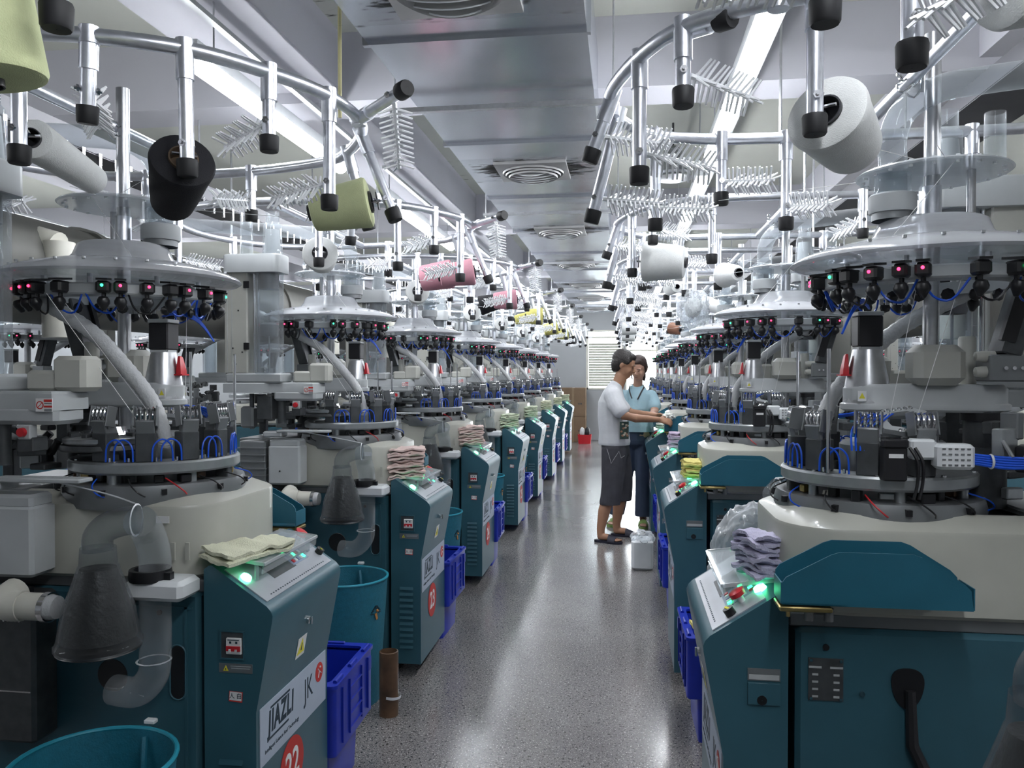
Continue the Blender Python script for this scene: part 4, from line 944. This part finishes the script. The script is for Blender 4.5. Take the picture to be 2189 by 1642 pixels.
# ------------------------------------------------------------ yarn cones
def yarn_mat(name,col): return mat(name,col,.8,var=.03,scale=60,bump=.25,bscale=350)
YC={'white':yarn_mat('white_yarn',(.74,.75,.74)),'black':yarn_mat('black_yarn',(.008,.008,.012)),'green':yarn_mat('pale_green_yarn',(.56,.60,.34)),'pink':yarn_mat('pink_yarn',(.62,.30,.36)),'yellow':yarn_mat('yellow_yarn',(.60,.56,.17)),'brown':yarn_mat('brown_yarn',(.16,.07,.04))}
corem=mat('cone_core_brown',(.12,.08,.05),.7,var=.3); cored=mat('cone_core_dark',(.03,.03,.035),.4)
def cone(p,d,L,r0,r1,col,label,core='d',hr=None):
    e=empty('yarn_cone',p); d=Vector(d).normalized(); e.rotation_euler=d.to_track_quat('Z','Y').to_euler(); hr=hr or min(.036,r0*.48)
    n=36; f=.012
    b=mb(YC[col]).lathe([(hr,.0),(r0-f,.0),(r0-f*.3,f*.3),(r0,f),(r0-(r0-r1)*.25,L*.25),(r0-(r0-r1)*.6,L*.62),(r1,L-f),(r1-f*.3,L-f*.3),(r1-f,L),(hr*.75,L)],n=n); b.build('yarn_winding',e)
    b=mb(corem if core=='b' else cored).lathe([(hr,-.008),(hr*.74,L+.012),(hr*.66,L+.012),(hr*.9,-.008)],n=24,closed=True).lathe([(hr*.9,.03),(.001,.03)],n=20); b.build('cone_core',e)
    b=mb(steel).cyl((0,0,-.035),(0,0,L*.8),.005,n=8).cyl((-.03,0,-.02),(.03,0,-.02),.004,n=6).cyl((0,-.03,-.026),(0,.03,-.026),.004,n=6); b.build('spindle',e)
    tag(e,label,'yarn cone'); return e
def armpt(side,mi,ai):
    A=(LARMS if side==1 else RARMS)[ai]; q=Vector((A[0][0]+A[1][0],A[0][1]+A[1][1],ZR+A[1][2])); d=Vector(A[1]).normalized(); h=q-d*.055
    v=Vector((-A[0][0],-A[0][1],0)).normalized()
    if side==1: return Vector((LX+h.x,LY[mi]+h.y,h.z)),v
    return Vector((RX-h.x,RY[mi]+h.y,h.z)),Vector((-v.x,v.y,0))
def nobrush(side,mi,ai):
    m=(ms if side==1 else mr)[mi+1]; d=ARMD[side][ai]
    for a in list(CH(m)):
        if a.data==d:
            for c in list(CH(a)):
                if c.name.startswith('yarn_brush'): KIDS[a.name].remove(c); bpy.data.objects.remove(c)
def hang(side,mi,ai,L,r0,r1,col,label,dz=-.12,core='d',off=.058,dd=(0,0,0)):
    nobrush(side,mi,ai); p,v=armpt(side,mi,ai); v=(v+Vector((0,0,dz))+Vector(dd)).normalized(); return cone(p+v*off,v,L,r0,r1,col,label,core)
hang(1,0,0,.36,.05,.04,'white','long slender white yarn bobbin hung at the left edge',dz=-.05,dd=(0,.2,0))
hang(1,0,2,.20,.080,.055,'black','black yarn cone with a brown core hung over machine 22',dz=-.42,core='b',dd=(.1,0,0))
hang(1,0,6,.19,.082,.064,'green','light green yarn cone hung on the aisle side over machine 22',dz=-.22,dd=(-.2,0,0))
cone((-1.06,1.17,2.24),(.08,.1,-1),.20,.085,.094,'green','large pale green yarn cone cut by the upper left corner')
hang(1,1,0,.13,.082,.068,'white','short white yarn cone end-on over machine 23')
hang(1,1,6,.19,.075,.058,'pink','upper pink yarn cone of the pair hung over machine 23',dz=-.2,dd=(-.3,0,0))
hang(1,1,7,.19,.085,.075,'pink','lower pink yarn cone of the pair hung over machine 23',dz=-.25,dd=(-.8,.4,0),off=.07)
hang(1,2,0,.13,.082,.068,'white','white yarn cone end-on over machine 24')
hang(1,2,6,.18,.078,.062,'pink','single pink yarn cone hung over machine 24',dz=-.1,dd=(-.5,0,0))
hang(1,2,7,.18,.06,.08,'black','black yarn cone hanging below a pink one over machine 24',dz=-.35,dd=(-.6,.3,0))
hang(1,3,0,.13,.082,.068,'white','white yarn cone end-on just beyond machine 24')
hang(1,3,6,.17,.09,.07,'yellow','upper yellow yarn cone hung just beyond machine 24',dz=-.1,dd=(-.6,0,.1))
hang(1,3,7,.16,.06,.05,'yellow','small yellow yarn cone under the upper yellow one beyond machine 24',dz=-.3,dd=(-.6,.2,0))
hang(1,4,0,.13,.08,.066,'white','white yarn cone end-on over the fifth numbered left machine')
hang(1,4,6,.17,.085,.07,'yellow','yellow yarn cone at the far end of the left row, leftmost of two',dz=-.3,dd=(-.5,0,0))
hang(1,5,0,.13,.08,.066,'white','white yarn cone end-on, next to last over the left row')
hang(1,5,6,.17,.085,.07,'yellow','yellow yarn cone at the far end of the left row, rightmost of two',dz=-.1,dd=(-.5,0,0))
hang(1,6,0,.13,.08,.066,'white','white yarn cone end-on, farthest over the left row')
hang(1,6,6,.17,.07,.06,'black','black yarn cone at the far end of the left row',dz=-.3,dd=(-.5,0,0))
hang(-1,0,8,.17,.088,.066,'white','very large white yarn cone hung over the nearest right machine',dz=-.28,dd=(-.05,0,0))
cone((.635,1.47,2.235),(.9,.3,.12),.20,.09,.075,'white','large white yarn cone cut by the upper right corner')
hang(-1,1,2,.20,.100,.078,'white','big white yarn cone over the second right machine, close to the duct',dz=-.1,dd=(.5,-.6,0))
hang(-1,1,7,.15,.072,.045,'white','egg shaped white yarn cone with a dark hole over the second right machine',dz=-.05,dd=(.6,-1.5,0))
hang(-1,2,6,.19,.05,.045,'white','slender white bobbin over the third right machine, upper one',dz=.0,dd=(-.4,-.5,0))
hang(-1,2,7,.2,.06,.05,'white','slender white bobbin over the third right machine, lower one',dz=-.25,dd=(.3,.5,0))
hang(-1,4,4,.18,.085,.07,'white','white yarn cone above the woman, right of the window',dz=-.1,dd=(.5,0,0))
hang(-1,5,4,.18,.085,.07,'white','white yarn cone low over the aisle end, right of the window',dz=-.2,dd=(.5,0,0))
hang(-1,4,7,.17,.075,.06,'brown','dark brown yarn cone by the doorway over the right row',dz=-.3,dd=(.5,-.4,0))
nobrush(-1,2,8); lump('plastic_bag',(.44,5.33,1.98),.10,(.95,.95,1.1),bag,21,.3,'clear plastic bag round a white cone over the third right machine','bag')
lump('yarn_package',(.44,5.33,1.98),.06,(.9,.9,1.1),YC['white'],22,.1,'white yarn inside the upper clear plastic bag over the right row','yarn cone')
lump('plastic_bag',(.535,6.37,1.98),.085,(.95,.95,1.15),bag,25,.3,'smaller clear plastic bag hung below the other bag over the right row','bag')
# black caps / arm of the nearest machine reaching into the top corners
b=MB()
# ------------------------------------------------------------ ceiling vent lamp, blue box and cables
e=empty('ceiling_ventilator',(.36,6.2,3.05)); b=mb(mgrey)
b.lathe([(.13,.0),(.135,.02),(.09,.09),(.085,.10),(.088,.12),(.07,.15),(.066,.17),(.07,.19),(.04,.22),(.001,.225)],n=28); b.build('vent_body',e); mb(alu).lathe([(.13,0),(.15,-.02),(.12,-.03),(.001,-.03)],n=28).build('lower_dish',e); mb(dgrey).cyl((0,0,.22),(0,0,.4),.008,n=8).build('hanging_rod',e)
tag(e,'grey tiered round ventilator hanging from the ceiling over the right row','ventilator')
# strips of ceiling conduits and hanger rods
b=mb(mat('yellowed_conduit',(.45,.42,.22),.5)).cyl((-.98-.12,3.0,2.55),(-.98-.12,3.0,3.44),.008,n=8); o=b.build('ceiling_conduit'); tag(o,'thin yellowish vertical conduit by the left edge of the duct','pipe')
e=empty('slotted_hanger',(1.48,3.2,2.6)); b=mb(dgrey).box((0,0,.42),(.035,.012,.85)); b.mt(black)
for i in range(10): b.box((0,-.0065,.06+i*.08),(.014,.001,.04))
b.build('slotted_bar',e); tag(e,'dark slotted steel hanger bar at upper right','hanger')
for i,(x,y) in enumerate(((-.2+.0,17.2),)): pass
for i,(x,y,z0) in enumerate(((.98,4.6,2.45),(1.25,5.6,2.4),(.72,3.9,2.55))):
    o=mb(alu).cyl((x,y,z0),(x,y,3.44),.007,n=8).build('hanger_rod'); tag(o,['thin steel rod hanging from the ceiling right of the large white cone','thin steel rod hanging from the ceiling behind the clear pipe','thin steel rod hanging beside the big right-hand brush'][i],'rod')
# ------------------------------------------------------------ people
def ell(pts,n=16):
    """pts: (x,y,z,ra,rb) chain -> rounded loops; ra across, rb along forward (+x)"""
    return pts
class Blob:
    def __init__(s): s.b=mb(white)
    def limb(s,pts,n=16,fwd=(1,0,0)):
        P=[Vector(p[:3]) for p in pts]; R=[(p[3],p[4] if len(p)>4 else p[3]) for p in pts]; k=len(P); L=[]
        def ring(c,t,ra,rb):
            f=Vector(fwd); f=(f-t*f.dot(t)); 
            if f.length<.05: f=Vector((0,0,1))-t*t.z
            f.normalize(); g=t.cross(f)
            return [c+f*math.cos(a)*rb+g*math.sin(a)*ra for a in[2*PI*i/n for i in range(n)]]
        for i in range(k):
            t=(P[min(i+1,k-1)]-P[max(i-1,0)]).normalized()
            if i==0:
                for q in(.95,.75,.4): L.append(ring(P[0]-t*R[0][1]*.8*q,t,R[0][0]*math.sqrt(1-q*q),R[0][1]*math.sqrt(1-q*q)))
            L.append(ring(P[i],t,*R[i]))
            if i==k-1:
                for q in(.4,.75,.95): L.append(ring(P[i]+t*R[i][1]*.8*q,t,R[i][0]*math.sqrt(1-q*q),R[i][1]*math.sqrt(1-q*q)))
        s.b.loops(L); return s
    def ball(s,c,r,sc=(1,1,1),rot=None):
        T=s.b.T; s.b.T=Matrix.Translation(c)@(Euler(rot).to_matrix().to_4x4() if rot else Matrix.Identity(4)); s.b.ball((0,0,0),r,n=18,sc=sc); s.b.T=T; return s
    def build(s,name,m,parent,vox=.006,smooth=4,cut=None):
        me=s.b.mesh('raw',True); o=bpy.data.objects.new('raw',me); S.collection.objects.link(o)
        r=o.modifiers.new('r','REMESH'); r.mode='VOXEL'; r.voxel_size=vox
        k=o.modifiers.new('k','SMOOTH'); k.iterations=smooth; k.factor=.5
        dg=bpy.context.evaluated_depsgraph_get(); out=bpy.data.meshes.new_from_object(o.evaluated_get(dg)); bpy.data.objects.remove(o)
        out.name=name; out.materials.clear(); out.materials.append(m); out.shade_smooth(); return link(name,out,parent)
def hand(B,w,d,up,s=1,curl=.6,side=1):
    """w wrist, d direction, up = back-of-hand normal; side: +1 thumb on the +g side"""
    w=Vector(w);d=Vector(d).normalized();up=Vector(up);up=(up-d*up.dot(d)).normalized();g=up.cross(d)*side
    B.limb([tuple(w)+(.024*s,.018*s),tuple(w+d*.035*s)+(.032*s,.015*s),tuple(w+d*.078*s)+(.036*s,.013*s)],fwd=tuple(up))
    for i,(o,l) in enumerate(((.029,.068),(.010,.078),(-.010,.072),(-.028,.056))):
        a=w+d*.08*s+g*o*s; c=curl*(1+.12*i)
        m=a+(d*math.cos(c*.5)-up*math.sin(c*.5))*l*.45*s; e=m+(d*math.cos(c*1.2)-up*math.sin(c*1.2))*l*.32*s; t=e+(d*math.cos(c*1.9)-up*math.sin(c*1.9))*l*.24*s
        B.limb([tuple(a)+(.0095*s,),tuple(m)+(.009*s,),tuple(e)+(.0082*s,),tuple(t)+(.007*s,)],n=8)
    a=w+d*.025*s+g*.022*s; m=a+(d*.55+g*.75-up*.25).normalized()*.038*s; t=m+(d*.85+g*.2-up*.4).normalized()*.032*s
    B.limb([tuple(a)+(.012*s,),tuple(m)+(.0105*s,),tuple(t)+(.0085*s,)],n=8)
def head(B,c,yaw,pitch,s=1.0):
    """c centre; face looks along +x before yaw/pitch; returns matrix"""
    M=Matrix.Translation(c)@Euler((0,pitch,yaw)).to_matrix().to_4x4()@Matrix.Scale(s,4); T=B.b.T; B.b.T=M
    def bl(p,r,sc): 
        B.b.T=M@Matrix.Translation(p); B.b.ball((0,0,0),r,n=20,sc=sc)
    bl((-.012,0,.03),.088,(1.08,.86,1.0)); bl((.02,0,-.03),.068,(1.0,.92,1.12)); bl((.045,0,-.07),.040,(1,1,.9)); bl((.06,0,-.085),.020,(1,1.1,.8))
    bl((.072,0,-.005),.024,(.8,1.6,1)); bl((.098,0,-.022),.013,(1.0,.9,1.3)); bl((.088,0,.0),.009,(1,.8,2.2)); bl((.088,.011,-.03),.008,(1,1,.8)); bl((.088,-.011,-.03),.008,(1,1,.8))
    bl((.079,0,-.052),.013,(.7,1.6,.45)); bl((.077,0,-.061),.012,(.7,1.5,.5))
    for y in(-1,1):
        bl((.060,y*.034,-.028),.024,(.8,.8,.9)); bl((.074,y*.032,.018),.016,(.6,1.4,.6)); bl((-.012,y*.078,-.008),.022,(.75,.32,1.25)); bl((-.008,y*.080,-.028),.010,(.8,.5,1))
    B.b.T=T; return M
def face(M,parent,browc):
    b=mb(browc)
    for y in(-1,1):
        b.T=M@Matrix.Translation((.083,y*.031,.003))@Euler((0,.1,y*.35)).to_matrix().to_4x4(); b.ball((0,0,0),.011,n=10,sc=(.25,1.1,.22))
        b.T=M@Matrix.Translation((.086,y*.032,.026))@Euler((y*-.12,0,y*.35)).to_matrix().to_4x4(); b.ball((0,0,0),.016,n=10,sc=(.2,1.1,.17))
    b.build('eyes_and_brows',parent)
    b=mb(mat('lips',(.28,.10,.08),.5)); b.T=M@Matrix.Translation((.0895,0,-.056)); b.ball((0,0,0),.013,n=12,sc=(.28,1.35,.35)); b.build('lips',parent)
skin1=mat('tanned_skin',(.36,.19,.115),.5,var=.06,scale=12); skin2=mat('light_skin',(.46,.27,.20),.5,var=.05,scale=12)
hairm=mat('black_hair',(.018,.014,.013),.5,var=.3,scale=50,bump=.5,bscale=160); hair2=mat('dark_brown_hair',(.035,.018,.015),.5,var=.3,scale=50,bump=.5,bscale=160)
tee1=mat('white_tee_cotton',(.62,.63,.66),.85,var=.03,bump=.5,bscale=14); tee2=mat('light_blue_tee_cotton',(.30,.45,.52),.85,var=.03,bump=.5,bscale=14)
shortm=mat('charcoal_shorts',(.045,.045,.055),.85,var=.2,bump=.7,bscale=14); jean=mat('navy_trousers',(.045,.065,.115),.85,var=.12,bump=.5,bscale=12)
slip1=mat('dark_slipper',(.015,.015,.03),.5); slip2=mat('green_slipper',(.22,.34,.10),.5)
def slipper(parent,toe,heel,m,strap=True):
    toe=Vector(toe);heel=Vector(heel);d=(toe-heel); L=d.length; d.normalize(); g=Vector((-d.y,d.x,0))
    pr=[(0,.026),(.12,.036),(.35,.034),(.6,.044),(.8,.047),(.93,.036),(1,.012)]
    out=[heel+d*(L*t)+g*w for t,w in pr]+[heel+d*(L*t)-g*w for t,w in reversed(pr)]
    b=mb(m).loops([[v+Vector((0,0,z)) for v in out] for z in(.0,.022)])
    R=[]
    for t in(.52,.60,.70,.78):
        c=heel+d*L*t; R.append([c+g*math.cos(a)*.052+Vector((0,0,.018+math.sin(a)*(.062-.10*(t-.52)))) for a in[PI*i/10 for i in range(11)]]+[c+g*math.cos(a)*.047+Vector((0,0,.016+math.sin(a)*(.056-.10*(t-.52)))) for a in[PI-PI*i/10 for i in range(11)]])
    b.loops(R); return b.build('slipper',parent)
def foot(B,heel,toe,ank,s=1):
    heel=Vector(heel);toe=Vector(toe);ank=Vector(ank);d=(toe-heel).normalized();L=(toe-heel).length;g=Vector((-d.y,d.x,0))
    z=Vector((0,0,.022))
    B.limb([tuple(heel+d*.035+z+Vector((0,0,.028)))+(.029,.03),tuple(heel+d*L*.45+z+Vector((0,0,.030)))+(.032,.030),tuple(heel+d*L*.72+z+Vector((0,0,.018)))+(.038,.018),tuple(heel+d*L*.82+z+Vector((0,0,.013)))+(.036,.012)],fwd=(0,0,1))
    for i,(o,l) in enumerate(((.024,.035),(.008,.032),(-.006,.028),(-.018,.024),(-.029,.018))):
        p=heel+d*L*.82+g*o+z+Vector((0,0,.010)); B.limb([tuple(p)+(.0095 if i else .012,),tuple(p+d*l)+(.008 if i else .011,)],n=8)
    B.limb([tuple(heel+d*.045+z+Vector((0,0,.03)))+(.03,.035),tuple(ank)+(.034,.038)])
# ---- man, facing +x, bending slightly towards the console
man=empty('person',(-.08,7.50,0)); O=Vector((-.08,7.50,0))
def A(x,y,z): return Vector((x,y,z))-O
def AL(L): return [(p[0]-O.x,p[1]-O.y,p[2]-O.z)+tuple(p[3:]) for p in L]
B=Blob()
B.limb(AL([(-.10,7.50,.88,.155,.115),(-.115,7.50,1.02,.15,.115),(-.12,7.50,1.17,.165,.12),(-.11,7.50,1.28,.155,.10),(-.085,7.50,1.37,.085,.06)]))
B.limb(AL([(-.085,7.50,1.38,.06,.062),(-.055,7.50,1.46,.055,.058),(-.03,7.50,1.53,.055,.06)]))
HM=head(B,A(-.005,7.50,1.625),-.12,.36,1.10)
# near arm (right, -y)
B.limb(AL([(-.105,7.335,1.345,.055,.06),(-.06,7.295,1.25,.047,.05),(.0,7.28,1.165,.043,.046),(.10,7.29,1.142,.040,.042),(.20,7.32,1.135,.033,.034),(.305,7.36,1.128,.024,.027)]))
hand(B,A(.30,7.36,1.128),(.95,.15,-.18),(0,-.75,.65),1.05,.55,1)
B.limb(AL([(-.10,7.665,1.345,.055,.06),(-.03,7.70,1.24,.047,.05),(.05,7.70,1.17,.043,.045),(.15,7.66,1.16,.037,.038),(.29,7.58,1.155,.025,.027)]))
hand(B,A(.285,7.58,1.155),(.95,-.2,-.1),(0,.6,.8),1.05,.7,-1)
# legs
B.limb(AL([(-.09,7.42,.88,.085,.095),(-.10,7.40,.68,.078,.085),(-.115,7.38,.50,.060,.064),(-.15,7.375,.40,.052,.058),(-.185,7.36,.28,.050,.056),(-.215,7.35,.12,.034,.038)]))
B.limb(AL([(-.08,7.58,.88,.085,.095),(-.05,7.60,.68,.078,.085),(-.02,7.62,.50,.060,.064),(-.03,7.63,.40,.052,.058),(-.055,7.635,.28,.050,.056),(-.075,7.64,.12,.034,.038)]))
foot(B,A(-.255,7.36,0),A(-.03,7.275,0),A(-.215,7.35,.12)); foot(B,A(-.115,7.645,0),A(.13,7.61,0),A(-.075,7.64,.12))
mbdy=B.build('person_body',skin1,man,.0065,3)
face(HM,man,hairm)
B=Blob(); B.limb(AL([(-.095,7.50,.905,.180,.150),(-.10,7.50,1.0,.172,.138),(-.115,7.50,1.15,.178,.135),(-.115,7.50,1.28,.205,.13),(-.105,7.50,1.355,.19,.10),(-.09,7.50,1.405,.11,.078),(-.078,7.50,1.43,.072,.068)]))
B.limb(AL([(-.11,7.355,1.352,.078,.085),(-.075,7.31,1.26,.078,.08),(-.035,7.285,1.205,.074,.074)])); B.limb(AL([(-.11,7.645,1.352,.078,.085),(-.055,7.69,1.25,.075,.078),(-.01,7.70,1.20,.072,.074)]))
sh=B.build('tee_shirt',tee1,man,.0075,3)
# trim flat hem
def clip(o,z,keep_above=True):
    bm=bmesh.new(); bm.from_mesh(o.data); g=bm.verts[:]+bm.edges[:]+bm.faces[:]
    bmesh.ops.bisect_plane(bm,geom=g,plane_co=(0,0,z),plane_no=(0,0,1),clear_inner=keep_above,clear_outer=not keep_above); bm.to_mesh(o.data); bm.free()
clip(sh,.885)
B=Blob(); B.limb(AL([(-.09,7.50,.95,.165,.128),(-.085,7.50,.86,.170,.130),(-.085,7.50,.80,.165,.125)]))
B.limb(AL([(-.095,7.42,.84,.102,.118),(-.10,7.395,.68,.098,.112),(-.11,7.38,.52,.090,.100),(-.125,7.375,.40,.088,.096),(-.135,7.37,.35,.088,.096)]))
B.limb(AL([(-.07,7.58,.84,.102,.118),(-.045,7.60,.68,.098,.112),(-.02,7.62,.52,.090,.100),(-.02,7.63,.40,.088,.094),(-.028,7.63,.35,.088,.094)]))
st=B.build('knee_shorts',shortm,man,.0075,3); clip(st,.345)
mb(mat('cord_white',(.6,.6,.6),.6)).tube([A(*p) for p in((-.16,7.325,.86),(-.14,7.30,.80),(-.12,7.29,.73),(-.09,7.285,.78),(-.05,7.30,.84),(-.03,7.295,.78),(-.0,7.31,.80))],.0016,n=5).build('belt_chain',man)
B=Blob(); T0=B.b.T
for p,r,sc in(((-.024,0,.046),.093,(1.06,.90,.93)),((-.048,0,.0),.080,(.82,.98,1.0)),((.022,0,.080),.055,(1.0,1.15,.72)),((-.03,.062,.02),.034,(1.3,.6,1.3)),((-.03,-.062,.02),.034,(1.3,.6,1.3)),((.02,.064,.04),.022,(1.2,.6,1.4)),((.02,-.064,.04),.022,(1.2,.6,1.4)),((-.062,0,-.045),.046,(.75,1.2,.9))):
    B.b.T=HM@Matrix.Translation(p); B.b.ball((0,0,0),r,n=20,sc=sc)
B.b.T=T0; B.build('hair',hairm,man,.006,2)
# printed picture on the shirt (generic floral print)
prm=[mat('print_dark',(.04,.07,.06),.7),mat('print_orange',(.40,.20,.12),.7),mat('print_cream',(.55,.5,.4),.7)]
b=mb(prm[0]); b.T=Matrix.Translation(A(-.015,7.335,1.03))@Euler((0,.0,.62)).to_matrix().to_4x4()
def bend(x): return -.016-.012*(1-(x/.06)**2)
for i in range(6):
    x0=-.05+i*.0167; x1=x0+.0167
    b.mt(prm[0]).add([(x0,bend(x0),-.08),(x1,bend(x1),-.08),(x1,bend(x1),.08),(x0,bend(x0),.08)],[(0,1,2,3)])
rn=random.Random(4)
for i in range(14):
    x=rn.uniform(-.038,.038); z=rn.uniform(-.06,.065); b.mt(prm[1+i%2]).ball((x,bend(x)-.001,z),.014,n=8,sc=(1,.12,.7))
b.build('shirt_print',man)
slipper(man,A(-.02,7.27,0),A(-.265,7.365,0),slip1); slipper(man,A(.14,7.605,0),A(-.125,7.65,0),slip1)
tag(man,'person in white tee shirt, charcoal knee shorts and dark slippers, reaching towards a console','person')
# ---- woman, behind, turned towards the camera and looking down at the socks
wom=empty('person',(.12,8.12,0)); O=Vector((.12,8.12,0))
B=Blob()
B.limb(AL([(.12,8.12,.93,.155,.115),(.12,8.12,1.06,.13,.105),(.12,8.11,1.19,.145,.12),(.12,8.11,1.29,.140,.09),(.125,8.10,1.36,.08,.058)]),fwd=(-.3,-1,0))
B.limb(AL([(.125,8.10,1.37,.050,.052),(.13,8.085,1.44,.047,.05),(.135,8.06,1.51,.047,.05)]),fwd=(0,-1,0))
HM=head(B,A(.135,8.02,1.595),-1.95,.38,1.02)
B.limb(AL([(.265,8.09,1.325,.045,.048),(.295,8.03,1.24,.042,.044),(.29,7.96,1.17,.038,.04),(.27,7.86,1.15,.033,.034),(.27,7.74,1.145,.022,.024)]))
hand(B,A(.27,7.745,1.145),(.35,-.9,-.05),(.2,.1,1),.92,.7,1)
B.limb(AL([(-.02,8.09,1.325,.045,.048),(-.02,8.0,1.22,.042,.044),(.05,7.92,1.13,.037,.04),(.15,7.84,1.12,.031,.033),(.23,7.76,1.11,.022,.024)]))
hand(B,A(.225,7.765,1.11),(.8,-.55,.1),(-.1,-.3,-.9),.92,.6,1)
B.limb(AL([(.06,8.14,.92,.09,.09),(.03,8.16,.7,.075,.08),(-.0,8.18,.48,.056,.06),(-.05,8.22,.28,.048,.052),(-.09,8.24,.12,.032,.036)]))
B.limb(AL([(.18,8.12,.92,.09,.09),(.185,8.12,.7,.075,.08),(.185,8.13,.48,.056,.06),(.185,8.16,.28,.048,.052),(.185,8.18,.12,.032,.036)]))
foot(B,A(-.07,8.28,0),A(-.145,8.06,0),A(-.09,8.24,.12)); foot(B,A(.19,8.22,0),A(.185,7.99,0),A(.185,8.18,.12))
B.build('person_body',skin2,wom,.0065,3); face(HM,wom,hair2)
B=Blob(); B.limb(AL([(.12,8.12,.93,.182,.145),(.12,8.12,1.02,.172,.138),(.12,8.12,1.10,.155,.125),(.12,8.095,1.20,.155,.138),(.12,8.105,1.30,.175,.115),(.125,8.10,1.35,.16,.09),(.125,8.10,1.385,.095,.068)]),fwd=(-.3,-1,0))
B.limb(AL([(.255,8.09,1.325,.062,.066),(.285,8.045,1.26,.064,.064),(.297,8.01,1.215,.062,.062)])); B.limb(AL([(-.01,8.09,1.325,.062,.066),(-.02,8.04,1.26,.064,.064),(-.02,8.0,1.215,.062,.062)]))
o=B.build('tee_shirt',tee2,wom,.0075,3); clip(o,.965)
B=Blob(); B.limb(AL([(.12,8.125,1.02,.155,.122),(.12,8.13,.95,.168,.132),(.12,8.13,.88,.17,.13)]),fwd=(0,-1,0))
B.limb(AL([(.055,8.14,.92,.10,.108),(.03,8.16,.7,.088,.094),(.0,8.18,.48,.074,.08),(-.045,8.21,.28,.072,.078),(-.08,8.235,.13,.074,.08)]))
B.limb(AL([(.185,8.12,.92,.10,.108),(.19,8.12,.7,.088,.094),(.19,8.13,.48,.076,.082),(.19,8.16,.28,.078,.084),(.19,8.17,.12,.082,.088)]))
o=B.build('trousers',jean,wom,.0075,3); clip(o,.105)
B=Blob(); T0=B.b.T
for p,r,sc in(((-.022,0,.046),.090,(1.08,.90,.95)),((-.05,0,.0),.078,(.95,1.0,1.15)),((.03,0,.085),.045,(1.1,1.3,.6)),((-.085,0,-.03),.04,(1,1,1.3)),((.0,.075,.02),.022,(1,.5,2.2)),((-.0,-.075,.02),.022,(1,.5,2.2)),((.0,-.082,-.07),.012,(.8,.7,5)),((-.10,0,-.10),.025,(1,1,3))):
    B.b.T=HM@Matrix.Translation(p); B.b.ball((0,0,0),r,n=20,sc=sc)
B.b.T=T0; B.build('hair',hair2,wom,.006,2)
b=mb(black)
b.tube(cr([A(.045,8.03,1.41),A(.05,7.985,1.36),A(.07,7.955,1.30)],5),.007,n=8); b.tube(cr([A(.19,8.03,1.41),A(.16,7.98,1.36),A(.125,7.95,1.29)],5),.007,n=8); b.tube(cr([A(.045,8.03,1.41),A(.06,8.12,1.43),A(.12,8.16,1.44),A(.18,8.12,1.43),A(.19,8.03,1.41)],5),.006,n=8); b.build('neck_lanyard',wom)
mb(black).lathe([(.024,-.012),(.029,-.01),(.029,.01),(.024,.012)],A(.27,7.765,1.146),(0,-1,0),n=20,closed=True).build('wrist_band',wom)
slipper(wom,A(-.15,8.05,0),A(-.065,8.295,0),slip2); slipper(wom,A(.185,7.985,0),A(.19,8.235,0),slip2)
tag(wom,'person with tied back hair in light blue tee shirt and navy trousers, looking down','person')
o=lump('sock',(.405,7.46,1.15),.035,(1.3,1.2,.8),SC['white'],31,.5,'loose white sock held by the man over the console','sock')
# stuff the labels of the nearest parts
con=[o for o in bpy.data.objects if o.name.startswith('green_lamp')]
for o in con: o['label']='glowing green lamp'
